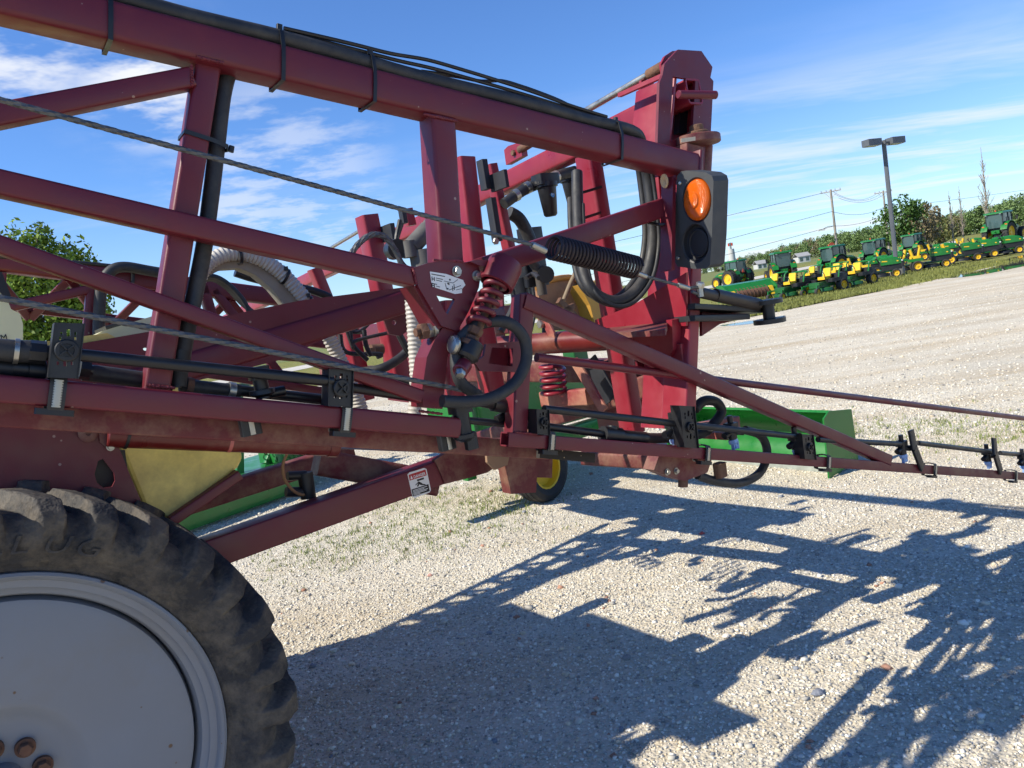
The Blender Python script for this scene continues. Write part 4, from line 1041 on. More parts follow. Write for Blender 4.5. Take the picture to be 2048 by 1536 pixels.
plate('link_plate', [(196, 848), (212, 846), (234, 884), (222, 904), (200, 884)], 2.70, .01, chassis, RED_D)
bolt(221, 894, 2.695, .009, chassis)
bar('skirt_angle', 345, 1044, 482, 950, .035, .10, 2.76, chassis, RED)
obj('axle', G().bar(LW(-.42, 2.6, .78), LW(-.42, 4.4, .78), .14, .14, Z, .01, False), RED_D, chassis)
bar('rail', 300, 1170, -700, 1240, .12, .1, 2.95, chassis, RED)
# quick coupler cluster by the chassis
P = pw(612, 965, 2.95)
obj('coupler', G().cyl(pw(610, 945, 2.95), pw(617, 996, 2.95), .03, 16).cyl(pw(575, 952, 2.95), pw(612, 950, 2.95), .018, 12).cyl(pw(572, 984, 2.95), pw(612, 984, 2.95), .02, 12), BLACKP, chassis)
hose('thin_hose', [(575, 905), (566, 930), (570, 960), (590, 984), (608, 990)], .006, chassis, w=2.9, m=mat('brown_thin_hose', lin(150, 110, 70), .6), seg=8)
# tank
hop = [(222, 852), (478, 876), (486, 917), (476, 936), (345, 1042), (318, 1030), (286, 1010)]
tank = obj('tank', G().prism(pp(hop, 2.80), W * 1.5), TANK, spr, 'yellow plastic spray tank with a tapered sump', 0)
bv = tank.modifiers.new('soft_edges', 'BEVEL'); bv.width, bv.segments, bv.limit_method = .012, 2, 'ANGLE'
obj('tank_shell', G().prism([LW(l_, 2.9, z_) for l_, z_ in ((-3.2, .75), (-1.0, .85), (.2, 1.22), (.6, 1.36), (.74, 1.5), (.74, 1.68), (.42, 1.95), (.1, 1.95), (-.1, 1.88), (-3.2, 1.88))], W * 1.5), TANK, tank)
plate('tank_shoulder', [(120, 715), (167, 684), (205, 662), (306, 632), (316, 640), (316, 690)], 3.05, .9, tank, CREAM)
plate('tank_corner', [(-60, 640), (-60, 560), (0, 562), (22, 618), (40, 628), (46, 648), (46, 700), (-60, 700)], 2.62, .5, tank, CREAM)
plate('tank_strap', [(-20, 540), (4, 544), (22, 592), (14, 600), (-20, 560)], 2.60, .5, tank, DARKG)
text_mesh('M', pw(2, 683, 2.618), L, Z, .02, INK, tank, 'tank_lettering', squash=.8)
obj('walkway_rack', G().bar(pw(212, 657, 3.3), pw(245, 648, 3.3), .02, .3, OUT, .003), PLASTIC, tank)
# cylinder
cyl = obj('hydraulic_cylinder', G().cyl(pw(214, 868, 2.70), pw(672, 890, 2.70), 0.0416, 28, ch=.004), ORR, spr, 'long faded red hydraulic cylinder under the lower rail')
obj('rod', G().cyl(pw(668, 890, 2.70), pw(900, 900, 2.70), 0.0140, 20), CHROME, cyl)
obj('band', G().cyl(pw(252, 870, 2.70), pw(258, 871, 2.70), 0.0443, 28), BLACKP, cyl)
obj('band', G().cyl(pw(654, 889, 2.70), pw(674, 890, 2.70), 0.0454, 28, ch=.003), ORR, cyl)
obj('cylinder_sticker', G().cyl(pw(455, 880, 2.70), pw(462, 880.5, 2.70), 0.0420, 28), mat('faded_pink_print', lin(196, 110, 100), .5), cyl)
# clutter hanging under the mast by the outer rail
obj('hitch_lug', G().prism(pp([(1320, 905), (1390, 900), (1425, 915), (1415, 945), (1370, 962), (1345, 955), (1308, 940)], 2.1), W * .06), RED_D, mast, smooth=0)
obj('hitch_pin', G().cyl(pw(1366, 950, 2.12), pw(1366, 974, 2.12), .02, 16), RUST, mast)
for x, y in ((1334, 944), (1352, 942)): bolt(x, y, 2.098, .01, mast)
obj('hook', G().box(pw(1440, 940, 2.1), L, W, Z, .05, .04, .06, .01), RUST, mast)
obj('plate_step', G().box(pw(1425, 868, 2.2), L, W, Z, .06, .2, .03, .004), WORN, mast); bolt(1425, 860, 2.1, .016, mast, ax=Z)
obj('cross_tube', G().bar(pw(1395, 862, 2.28), pw(1480, 845, 2.28), .06, .06, OUT, .006), WORN, mast)
obj('cleated_strip', G().bar(pw(1080, 906, 2.1), pw(1190, 916, 2.1), .035, .02, OUT, .002), mat('dusty_black_mesh', lin(40, 36, 32), .8, var=.3, speck=(lin(170, 150, 120), 70, .5)), frame)

# ---------------------------------------------------------------- far boom wing
WF = 4.7
far = bar('boom_wing', -900, 408, 660, 606, .10, .10, WF, spr, RED); far['label'] = 'far folded boom wing seen through the near truss'
bar('post', 190, 560, 176, 720, .07, .07, WF, far); bar('brace', 180, 578, 10, 616, .05, .05, WF, far)
bar('rail', -900, 590, 660, 762, .07, .07, WF, far); bar('rail', -900, 500, 660, 690, .05, .05, WF + .3, far)
for k_ in range(6):
    x_ = -760 + 190 * k_
    bar('post', x_, 430 + (x_ + 900) * .127, x_ - 10, 600 + (x_ + 900) * .11, .06, .06, WF, far)
    if x_ < 0: bar('brace', x_, 430 + (x_ + 900) * .127, x_ + 170, 615 + (x_ + 900) * .11, .05, .05, WF, far)
bar('brace', 430, 580, 560, 745, .05, .05, WF, far)
for k_ in range(9):           # zigzag to the back rail
    x_ = -820 + 160 * k_; y_ = 416 + (x_ + 900) * .127
    bar('brace', x_, y_ + 10, x_ + 80, y_ + 110, .045, .045, WF + .02, far, w2=WF + .3); bar('brace', x_ + 80, y_ + 110, x_ + 160, y_ + 30, .045, .045, WF + .3, far, w2=WF + .02)
bar('rail', -220, 712, 300, 730, .06, .06, WF, far); bar('post', 408, 572, 428, 640, .06, .06, WF, far)
bar('rail', 400, 745, 700, 790, .05, .05, WF, far)
hose('hose', [(197, 690), (199, 620), (204, 570), (222, 542), (250, 534), (300, 542), (360, 552)], .03, far, w=WF - .06)
hose('cable', [(-100, 508), (60, 517), (165, 526), (240, 533)], .01, far, w=WF)
for k in range(4): hose('hose', [(380, 560 + 3 * k), (420, 552 + 2 * k), (452, 565 + 3 * k), (486, 600 + 3 * k), (505 + 8 * k, 640)], .014, far, w=WF - .5 + .06 * k, seg=8)
obj('cable_tie', G().bar(pw(268, 532, WF - .04), pw(266, 565, WF - .04), .016, .06, OUT, .002), PLASTIC, far)
obj('spray_pipe', G().cyl(pw(500, 710, WF - .2), pw(700, 724, WF - .2), .02), RUST, far)

# ---------------------------------------------------------------- wheels
RW = .79
def wheel(C, ax, lug_phase=0.0, front=True):
    a0 = (Z - ax * Z.dot(ax)).normalized(); b0 = ax.cross(a0)
    disc = [(-.10, .001), (-.03, .001), (-.03, .06), (-.028, .155), (-.020, .185), (-.004, .205), (0, .22), (-.008, .48), (-.012, .498), (-.035, .505), (-.08, .507)]
    g = G().lathe(C, ax, disc, 96, a=a0, cap=False)
    w_ = obj('wheel', g, RIM, spr, 'large wheel with pale grey disc and worn lugged tyre')
    rim = [(-.08, .507), (-.02, .512), (.0, .520), (.008, .536), (.016, .540), (.020, .552), (.022, .560), (.036, .566), (.044, .576), (.040, .584), (.02, .586), (-.3, .58), (-.34, .57), (-.33, .51), (-.08, .507)]
    obj('rim', G().lathe(C, ax, rim, 120, a=a0, cap=False), RIM, w_)
    prof = [(.030, .585), (.036, .592), (.036, .600), (.046, .606), (.050, .614), (.066, .632), (.080, .655), (.086, .680), (.082, .706), (.070, .728), (.052, .745), (.030, .755), (.0, .758), (-.04, .760), (-.08, .761), (-.12, .762), (-.16, .762), (-.2, .762), (-.24, .761), (-.28, .758), (-.31, .755), (-.345, .742), (-.37, .72), (-.38, .68), (-.37, .63), (-.34, .59)]
    # refine the profile
    P2 = []
    for i in range(len(prof) - 1):
        k = 2 if i > 4 else 1
        for j in range(k):
            t_ = j / k; P2.append((prof[i][0] * (1 - t_) + prof[i+1][0] * t_, prof[i][1] * (1 - t_) + prof[i+1][1] * t_))
    P2.append(prof[-1])
    n = 1008; NL = 32
    rings = []
    rng = random.Random(5); jit = [rng.uniform(-.12, .12) for _ in range(NL * 2)]; amp = [rng.uniform(.8, 1.1) for _ in range(NL * 2)]
    sm = lambda x: 0 if x <= 0 else (1 if x >= 1 else x * x * (3 - 2 * x))
    mid = -.15
    for (z_, r_) in P2:
        ring = []
        dist = abs(z_ - mid); side = 0 if z_ > mid else 1
        if r_ < .655: env = 0
        elif dist > .17: env = sm((r_ - .655) / .085)
        else: env = sm(.4 + dist / .05)
        for j in range(n):
            th = 2 * math.pi * j / n
            ph = th / (2 * math.pi) * NL + (dist - .2) * 3.4 * (1 if side == 0 else 1) + .5 * side + lug_phase
            k = math.floor(ph); fr = ph - k + jit[(k % NL) + NL * side] * .5
            half = .23 + .07 * sm((r_ - .69) / .05)
            x_ = 1 - abs(fr - .5) / half
            m_ = sm(x_ * 3.6) * env * amp[(k % NL) + NL * side]
            rr = r_ - .012 * env + .058 * m_ * (1 if dist < .2 else .8)
            zz = z_ + (.028 * m_ if dist > .15 else 0) * (1 if side == 0 else -1)
            ring.append(C + ax * zz + a0 * (rr * math.cos(th)) + b0 * (rr * math.sin(th)))
        rings.append(ring)
    g = G(); m_ = len(rings); v = [p for r in rings for p in r]; f = []
    for i in range(m_ - 1):
        for j in range(n):
            k = (j + 1) % n; f.append((i*n+j, i*n+k, (i+1)*n+k, (i+1)*n+j))
    g.add(v, f)
    ty = obj('tyre', g, TYRE, w_, smooth=60)
    if front:
        for k in range(8):
            an = 2 * math.pi * k / 8 + .02
            P = C + a0 * (.098 * math.cos(an)) + b0 * (.098 * math.sin(an))
            obj('wheel_nut', G().cyl(P - ax * .03, P - ax * .015, .026, 20).hexa(P - ax * .018, ax, .019, .024), RUST, w_)
        obj('hub', G().lathe(C, ax, [(-.03, .052), (.03, .05), (.04, .04), (.04, .001)], 32, a=a0), RIM, w_)
        # raised letters on the sidewall
        for ch, an in (('.', 9.0), ('L', 11.4), ('U', 18.0), ('G', 24.6)):
            t_ = -rad(an); rd = a0 * math.cos(t_) + b0 * math.sin(t_); tg = -a0 * math.sin(t_) + b0 * math.cos(t_)
            if tg.dot(CX) < 0: tg = -tg
            O = C + rd * .645 + ax * .0855
            upv = rd
            text_mesh(ch, O - tg * .0, tg, upv, .050, TYRE, w_, 'raised_letter', .007, shear=.25, squash=1.35)
    return w_
CW = pw(5, 1572, 2.52)
wheel(CW, OUT, .1)
CW2 = CW + W * 1.95
wheel(CW2 + W * .05, W, .3, False)
# ---------------------------------------------------------------- warning sticker on the chassis beam
cq = [(815, 949), (819, 945), (848, 936), (853, 938), (862, 980), (859, 985), (830, 996), (825, 994)]
wf = 2.7795
dec = plate('warning_sticker', cq, wf, .0008, chassis, WHITE)
cn = lambda u_, v_: (815 + u_ * 37.5 + v_ * 9.5, 948 - u_ * 12 + v_ * 48 - .0)
def quadp(u0, v0, u1, v1, w_, m, name='sticker_print'):
    return obj(name, G().prism(pp([cn(u0, v0), cn(u1, v0), cn(u1, v1), cn(u0, v1)], w_), W * .0006), m, chassis, smooth=0)
quadp(.05, .05, .95, .29, wf - .0008, REDINK); quadp(.05, .66, .95, .95, wf - .0008, INK)
O = pw(*cn(.27, .25), wf - .0016); dx = (pw(*cn(.95, .25), wf) - pw(*cn(.27, .25), wf)); upv = (pw(*cn(.27, .1), wf) - pw(*cn(.27, .25), wf)).normalized()
t_ = text_mesh('DANGER', O, dx.normalized(), upv, .0115, WHITE, chassis, 'sticker_lettering', squash=.86, bold=.02)
quadp(.42, .34, .78, .41, wf - .001, INK)
fig = G()
for pl_ in ([(.42, .46), (.50, .43), (.54, .47), (.48, .50)], [(.44, .49), (.54, .46), (.66, .56), (.60, .61), (.52, .58)], [(.60, .55), (.80, .62), (.80, .66), (.58, .61)], [(.44, .50), (.50, .52), (.44, .62), (.36, .62), (.36, .60)], [(.50, .47), (.30, .55), (.29, .52), (.46, .45)]):
    q = G().prism(pp([cn(*p) for p in pl_], wf - .001), W * .0006); fig.add(q.v, q.f)
obj('sticker_pictogram', fig, INK, chassis, smooth=0, kind='stuff')
tri = G().prism(pp([cn(.1, .25), cn(.23, .25), cn(.165, .10)], wf - .0012), W * .0006); obj('sticker_triangle', tri, WHITE, chassis, smooth=0)
ln = G()
for k, (v_, e_) in enumerate(((.71, .86), (.76, .7), (.81, .88), (.855, .8), (.9, .45))):
    q = G().prism(pp([cn(.1, v_), cn(e_, v_), cn(e_, v_ + .022), cn(.1, v_ + .022)], wf - .0012), W * .0004); ln.add(q.v, q.f)
obj('sticker_small_print', ln, WHITE, chassis, smooth=0, kind='stuff')
# ================================================================ parked machines and things far behind
X_, Y_ = V((1, 0, 0)), V((0, 1, 0))
def tyre_g(c, ax, R, w_, seg=28, lug=0.0):
    r0 = R * .62
    prof = [(-w_*.40, r0), (-w_*.5, R*.80), (-w_*.44, R*.95), (-w_*.3, R), (w_*.3, R), (w_*.44, R*.95), (w_*.5, R*.80), (w_*.40, r0)]
    g = G().lathe(c, ax, prof, seg, cap=False)
    if lug:
        a, b = perp(ax)
        n = 22
        for k in range(n):
            for s_ in (-1, 1):
                th = 2 * math.pi * (k + (.5 if s_ > 0 else 0)) / n; rd = a * math.cos(th) + b * math.sin(th); tg = ax.cross(rd)
                g.box(c + rd * (R + lug * .4) + ax * (s_ * w_ * .25), (ax + tg * .5 * s_).normalized(), rd, rd.cross((ax + tg * .5 * s_).normalized()), w_ * .55, lug, R * .07, .002)
    return g
def rim_g(c, ax, R, w_, dish=.2):
    r0 = R * .63
    return G().lathe(c, ax, [(-w_*.38, r0*.96), (-w_*.2, r0*.9), (-w_*.1, r0*.4), (-w_*.1, .001)], 20, cap=False).lathe(c, ax, [(w_*.38, r0), (w_*.36, r0*.92), (w_*dish, r0*.85), (w_*dish*.8, r0*.35), (w_*.3, r0*.3), (w_*.3, .001)], 20, cap=False)
def put_wheel(p, c, side, R, w_, lug=0, name='wheel', m=None, rimm=None):
    ax = Y_ * side
    o = obj(name, rim_g(c, ax, R, w_), rimm or YEL, p); obj('tyre', tyre_g(c, ax, R, w_, lug=lug), m or BLACKP, o)
    return o
TYB = mat('black_tyre', lin(48, 48, 48), .85, var=.2, scale=8, dust=lin(96, 92, 84), damt=.4)
BLACKT = TYB
def tractor(loc, rz, label, sc_=1.0, loader=False, duals=False, hoodless=False, rimc=None, triangle=False):
    t = thing('farm_tractor', label, 'tractor', loc, rz, 'green farm tractors parked in the row'); t.scale = (sc_,) * 3
    g = G().loft([[V((.95, y_, z_)) for y_, z_ in ((-.42, .95), (.42, .95), (.42, 1.72), (.3, 1.82), (-.3, 1.82), (-.42, 1.72))], [V((2.6, y_, z_)) for y_, z_ in ((-.40, .9), (.40, .9), (.40, 1.56), (.28, 1.68), (-.28, 1.68), (-.40, 1.56))], [V((3.25, y_, z_)) for y_, z_ in ((-.36, .88), (.36, .88), (.36, 1.36), (.24, 1.46), (-.24, 1.46), (-.36, 1.36))]])
    hd = obj('hood', g, GREEN, t)
    obj('grille', G().box(V((3.27, 0, 1.14)), Y_, X_, Z, .6, .05, .44, .02), BLACKP, hd)
    for s_ in (-1, 1): obj('stripe', G().bar(V((1.0, s_ * .425, 1.56)), V((2.55, s_ * .405, 1.44)), .07, .012, Y_ * s_, .002), YEL, hd)
    obj('chassis', G().box(V((1.3, 0, .78)), X_, Y_, Z, 3.6, .5, .36, .05).box(V((-.05, 0, .95)), X_, Y_, Z, .7, .7, .6, .08), BLACKP, t)
    for s_ in (-1, 1):
        put_wheel(t, V((0, s_ * .86, .93)), s_, .93, .5, .05, m=TYB, rimm=rimc)
        if duals: put_wheel(t, V((0, s_ * 1.42, .93)), s_, .93, .46, .05, m=TYB, rimm=rimc)
        put_wheel(t, V((2.55, s_ * .82, .64)), s_, .64, .4, .035, m=TYB, rimm=rimc)
        fe_ = G()
        rings = []
        for k in range(9):
            a = rad(20 + 140 * k / 8); r1 = 1.05
            rings.append([V((r1 * math.cos(a), s_ * .55, .93 + r1 * math.sin(a))), V((r1 * math.cos(a), s_ * 1.1, .93 + r1 * math.sin(a))), V((r1 * 1.03 * math.cos(a), s_ * 1.1, .93 + r1 * 1.03 * math.sin(a))), V((r1 * 1.03 * math.cos(a), s_ * .55, .93 + r1 * 1.03 * math.sin(a)))])
        f_ = obj('fender', fe_.loft(rings), GREEN, t)
        obj('tail_light', G().box(V((-.72, s_ * .95, 1.72)), X_, Y_, Z, .06, .2, .1, .01), LAMPRED, f_)
    # cab
    cp = [(-.62, .72), (-.55, .78), (1.15, .66)]
    cab = obj('cab', G().box(V((.3, 0, 1.35)), X_, Y_, Z, 1.6, 1.35, .35, .05), BLACKP, t)
    roof = obj('roof', G().loft([[V((x, y, z_)) for x, y in ((-.85 + i_, -.82 + i_), (1.2 - i_, -.78 + i_), (1.2 - i_, .78 - i_), (-.85 + i_, .82 - i_))] for z_, i_ in ((2.72, .05), (2.75, 0), (2.86, .02), (2.92, .14))]), GREEN, t)
    for s_ in (-1, 1):
        for x0, x1 in ((-.72, -.66), (.38, .32), (1.12, 1.02)): obj('pillar', G().bar(V((x0, s_ * .70, 1.45)), V((x1, s_ * .74, 2.74)), .08, .06, Y_ * s_, .01), BLACKP, cab)
        obj('pane', G().box(V((-.17, s_ * .69, 2.12)), X_, Y_, Z, .96, .02, 1.2, .004), GLASS, cab); obj('pane', G().box(V((.72, s_ * .68, 2.10)), X_, Y_, Z, .66, .02, 1.25, .004), GLASS, cab)
        obj('work_lamp', G().box(V((-.87, s_ * .6, 2.70)), X_, Y_, Z, .06, .16, .09, .02), ZINC, roof)
        obj('mirror', G().box(V((1.15, s_ * 1.05, 2.2)), X_, Y_, Z, .05, .2, .36, .02).cyl(V((1.1, s_ * .72, 2.4)), V((1.15, s_ * 1.0, 2.36)), .015, 6), BLACKP, cab)
    obj('pane', G().box(V((-.69, 0, 2.1)), X_, Y_, Z, .02, 1.3, 1.2, .004), GLASS, cab); obj('pane', G().box(V((1.05, 0, 2.1)), X_, Y_, Z, .02, 1.26, 1.25, .004), GLASS, cab)
    obj('beacon', G().cyl(V((-.3, 0, 2.92)), V((-.3, 0, 3.06)), .06, 10), LAMPRED, roof)
    obj('exhaust', G().cyl(V((1.35, -.52, 1.5)), V((1.35, -.52, 2.75)), .07, 12).cyl(V((1.35, -.52, 1.6)), V((1.35, -.52, 2.2)), .10, 12), BLACKP, t)
    obj('hitch', G().bar(V((-.4, -.35, .9)), V((-1.15, -.42, .62)), .09, .05, Y_, .01).bar(V((-.4, .35, .9)), V((-1.15, .42, .62)), .09, .05, Y_, .01).bar(V((-.3, 0, 1.35)), V((-.9, 0, 1.1)), .08, .06, Y_, .01).box(V((-.55, 0, 1.15)), X_, Y_, Z, .25, .7, .3, .04), GREEN, t)
    if triangle: obj('slow_vehicle_sign', G().prism([V((-.92, -.2, 1.45)), V((-.92, .2, 1.45)), V((-.92, 0, 1.85))], X_ * .02), LAMPRED, t, smooth=0)
    if loader:
        for s_ in (-1, 1): obj('loader_arm', G().bar(V((.9, s_ * .62, 1.7)), V((2.4, s_ * .62, 1.5)), .2, .1, Y_ * s_, .02).bar(V((2.4, s_ * .62, 1.55)), V((4.1, s_ * .62, .5)), .18, .1, Y_ * s_, .02), GREEN, t)
        obj('bucket', G().prism([V((4.0, -1, .1)), V((4.9, -1, .1)), V((4.3, -1, .9)), V((4.0, -1, .8))], Y_ * 2), GREEN, t, smooth=0)
    return t
def spot(px_, py_): 
    q = pg(px_, py_); return V((q.x, q.y, .012))
tractor(spot(1478, 572), rad(118), 'older green tractor with dual rear wheels and orange triangle, leftmost in the row', .84, duals=True, triangle=True)
tractor(spot(1568, 566), rad(84), 'tractor seen squarely from behind, between the dual-wheeled one and the stop sign', .84)
tractor(spot(1668, 551), rad(28), 'tractor with front loader in front of the stop sign', .78, loader=True)
tractor(spot(1750, 536), rad(35), 'tractor just left of the lamp post', .78)
tractor(spot(1826, 518), rad(35), 'tractor just right of the lamp post', .78)
tractor(spot(2000, 489), rad(33), 'big row crop tractor with large yellow wheels, alone at the far right', 1.06)
# ---- riding machines
def seat_g(p, x, z_, s=1.0, m=None):
    return obj('seat', G().box(V((x, 0, z_)), X_, Y_, Z, .46*s, .5*s, .13, .05).bar(V((x - .22*s, 0, z_)), V((x - .34*s, 0, z_ + .48*s)), .5*s, .12, X_, .05, False), m or YEL, p)
def zero_turn(loc, rz, label, rops=True):
    t = thing('zero_turn_mower', label, 'mower', loc, rz, 'zero turn mowers on the grass')
    obj('frame', G().box(V((0, 0, .38)), X_, Y_, Z, 1.5, .5, .14, .03).box(V((.45, 0, .5)), X_, Y_, Z, .5, .62, .1, .03), GREEND, t)
    obj('engine_cover', G().box(V((-.66, 0, .6)), X_, Y_, Z, .56, .86, .46, .08).box(V((-.98, 0, .48)), X_, Y_, Z, .1, .8, .4, .03), BLACKP, t)
    seat_g(t, .02, .70, .85)
    for s_ in (-1, 1):
        put_wheel(t, V((-.5, s_ * .52, .29)), s_, .29, .28, .0, m=TYB); put_wheel(t, V((.95, s_ * .42, .16)), s_, .16, .14, 0, m=TYB)
        obj('caster_fork', G().bar(V((.95, s_ * .42, .16)), V((.9, s_ * .42, .44)), .05, .2, X_, .01, False).bar(V((.9, s_ * .42, .44)), V((.5, s_ * .28, .44)), .07, .07, Z, .01, False), GREEN, t)
        obj('fender', G().box(V((-.3, s_ * .47, .58)), X_, Y_, Z, 1.0, .3, .16, .06), BLACKP if s_ < 0 else BLACKP, t)
        obj('steering_lever', G().pipe([V((.25, s_ * .3, .6)), V((.35, s_ * .3, .95)), V((.32, s_ * .05, 1.0))], .018, 6, 4), BLACKP, t)
    obj('mower_deck', G().lathe(V((.32, 0, .12)), Z, [(0, .46), (.02, .48), (.14, .46), (.18, .3), (.18, .001)], 20, a=X_, sy=1.25), GREEND, t)
    if rops: obj('roll_bar', G().pipe([V((-.35, -.45, .45)), V((-.5, -.45, 1.0)), V((-.72, -.4, 1.12)), V((-.72, .4, 1.12)), V((-.5, .45, 1.0)), V((-.35, .45, .45))], .04, 8, 3), GREEN, t)
    return t
def lawn_tractor(loc, rz, label, group='lawn tractors on the grass'):
    t = thing('lawn_tractor', label, 'mower', loc, rz, group); t.scale = (1.12,) * 3
    prof = lambda x, w_, z0, z1: [V((x, y_ * w_, z_)) for y_, z_ in ((-1, z0), (1, z0), (1, z1 - .08), (.7, z1), (-.7, z1), (-1, z1 - .08))]
    h = obj('hood', G().loft([prof(.26, .29, .62, 1.0), prof(.6, .31, .62, 1.0), prof(.92, .30, .62, .93), prof(1.12, .26, .62, .82), prof(1.2, .22, .62, .74)]), GREEN, t)
    for s_ in (-1, 1): obj('stripe', G().bar(V((.3, s_ * .31, .80)), V((1.0, s_ * .298, .74)), .05, .012, Y_ * s_, .002), YEL, h)
    obj('grille', G().box(V((1.16, 0, .58)), X_, Y_, Z, .14, .53, .28, .04), BLACKP, h)
    for s_ in (-1, 1): obj('headlight', G().box(V((1.16, s_ * .2, .74)), X_, Y_, Z, .07, .13, .06, .02), WHITE, h)
    obj('body', G().box(V((-.38, 0, .56)), X_, Y_, Z, .62, .74, .14, .05).box(V((.2, 0, .34)), X_, Y_, Z, 1.5, .42, .12, .03), GREEN, t)
    obj('engine_bay', G().box(V((.7, 0, .5)), X_, Y_, Z, .86, .5, .28, .04), BLACKP, t)
    obj('footboard', G().box(V((.12, 0, .36)), X_, Y_, Z, .5, .82, .05, .02), BLACKP, t)
    seat_g(t, -.35, .70, .85)
    obj('steering_wheel', G().pipe([V((.1 + .06 * math.sin(a), .17 * math.cos(a), .98 + .16 * math.sin(a) * .5)) for a in [2*math.pi*i/12 for i in range(12)]], .018, 6, 2, True).cyl(V((.22, 0, .7)), V((.1, 0, .98)), .03, 8), BLACKP, t)
    for s_ in (-1, 1): put_wheel(t, V((-.38, s_ * .38, .26)), s_, .26, .24, m=TYB); put_wheel(t, V((.86, s_ * .38, .2)), s_, .2, .18, m=TYB)
    obj('mower_deck', G().lathe(V((.2, 0, .1)), Z, [(0, .44), (.12, .42), (.16, .3), (.16, .001)], 18, a=X_, sy=1.2), BLACKP, t)
    return t
for k, (x, y, r_, lab) in enumerate(((1583, 596, 205, 'zero turn mower beside the hay pickup header'), (1652, 587, 205, 'second zero turn mower from the hay pickup header'), (1712, 574, 205, 'third zero turn mower from the hay pickup header'))):
    zero_turn(spot(x, y), rad(r_), lab)
zero_turn(spot(1690, 560), rad(205), 'zero turn mower behind the front row, without roll bar', False)
zero_turn(spot(1622, 572), rad(205), 'zero turn mower with roll bar behind the front row', True)
for x, y, r_, lab in ((1752, 560, -22, 'lawn tractor just left of the lamp post base'), (1815, 545, 150, 'lawn tractor close behind the lamp post base, facing away'), (1852, 540, -18, 'lawn tractor with open platform right of the lamp post base'), (1915, 527, -25, 'lawn tractor with big hood, second right of the lamp post base'), (1952, 519, -25, 'third lawn tractor right of the lamp post base'), (1976, 514, -25, 'fourth lawn tractor right of the lamp post base'), (1998, 512, -25, 'last lawn tractor of the row, below the big tractor'),
                     (1880, 519, -25, 'lawn tractor half hidden behind the row right of the lamp post'), (1788, 545, 160, 'lawn tractor showing only its yellow seat beside the lamp post')):
    lawn_tractor(spot(x, y), rad(r_ + rnd.uniform(-9, 9)), lab)
for x, y, r_, lab in ((1725, 553, -20, 'green lawn tractor in the second rank behind the third zero turn mower'), (1778, 536, -24, 'lawn tractor in the second rank between the two lamp-side tractors'), (1860, 519, -22, 'lawn tractor in the second rank below the tractor right of the lamp post'), (1935, 506, -26, 'lawn tractor in the second rank nearest the bare poplars'), (1908, 512, 155, 'lawn tractor in the second rank turned away, showing its seat')):
    lawn_tractor(spot(x, y), rad(r_), lab)
zero_turn(spot(1548, 590), rad(200), 'zero turn mower partly behind the hay pickup header')
zero_turn(spot(1672, 568), rad(212), 'zero turn mower with folded bar behind the second one from the header')
# hay pickup header
hb = spot(1500, 603)
t = thing('pickup_header', 'green hay pickup header with yellow tined drum at the end of the row', 'header', hb, rad(12))
obj('hood', G().prism([V((0, -1.3, z_)) + X_ * 0 if 0 else V((-1.3, y_, z_)) for y_, z_ in ((-.35, .55), (.1, .95), (.7, 1.0), (.7, .3), (.5, .3), (.5, .8), (.1, .78), (-.3, .45))], X_ * 2.6), GREEN, t, smooth=0)
for s_ in (-1, 1): obj('end_plate', G().prism([V((s_ * 1.3, y_, z_)) for y_, z_ in ((-.6, .1), (-.45, .6), (.1, 1.0), (.72, 1.02), (.72, .15))], X_ * (.08 * s_)), GREEN, t, smooth=0)
dr = obj('drum', G().cyl(V((-.85, -.25, .38)), V((.85, -.25, .38)), .24, 18), RUST, t)
for k in range(9): obj('tine_guard', G().pipe([V((-.8 + .2 * k, .1, .68)), V((-.8 + .2 * k, -.25, .70)), V((-.8 + .2 * k, -.52, .45)), V((-.8 + .2 * k, -.45, .15))], .016, 6, 4), RUST, dr)
for s_ in (-1, 1): obj('side_shield', G().prism([V((s_ * .95, y_, z_)) for y_, z_ in ((-.55, .2), (-.35, .62), (.1, .72), (.1, .2))], X_ * (.2 * s_)), YEL, t, smooth=0)
put_wheel(t, V((1.55, -.1, .22)), -1, .22, .16, m=TYB)
obj('reflector', G().box(V((1.42, -.4, .45)), X_, Y_, Z, .14, .03, .3, .01), LAMPRED, t)
# ---- lamp post
lb = pg(1795, 551)
lp = thing('lamp_post', 'dark steel lamp post with two box heads on a round concrete base', 'lamp post', lb, 0, None, True)
DLB = depth(lb)
obj('concrete_base', G().lathe(lb, Z, [(-.05, .40), (.82, .36), (.85, .34), (.85, .001)], 28), mat('weathered_concrete', lin(150, 142, 130), .9, var=.2, scale=6, dust=lin(110, 112, 84), damt=.5), lp)
tp = V((lb.x, lb.y, 0)) + Z * (EYE + (depth(lb)) * 0 + 0)
r_ = ray(1765, 281); k = lb.y / r_.y; topz = (CAM + r_ * k).z
STEEL = mat('dark_bronze_pole', lin(84, 88, 94), .5, var=.08)
obj('pole', G().bar(lb + Z * .85, lb + Z * (topz - lb.z), .20, .20, V((.8, -.6, 0)), .02, False), STEEL, lp)
hd_ = V((.93, .36, 0)).normalized()
for s_ in (-1, 1):
    c = V((lb.x, lb.y, topz - .15)) + hd_ * (s_ * .85)
    h_ = obj('lamp_head', G().box(c + Z * .08, hd_, hd_.cross(Z), Z, .95, .5, .34, .03), STEEL, lp)
    obj('arm', G().bar(V((lb.x, lb.y, topz - .12)), c, .1, .1, Z, .01, False), STEEL, h_)
    obj('lamp_glass', G().box(c - Z * .10, hd_, hd_.cross(Z), Z, .8, .42, .03, .005), mat('lamp_glass' + str(s_), lin(190, 190, 180), .3), h_)
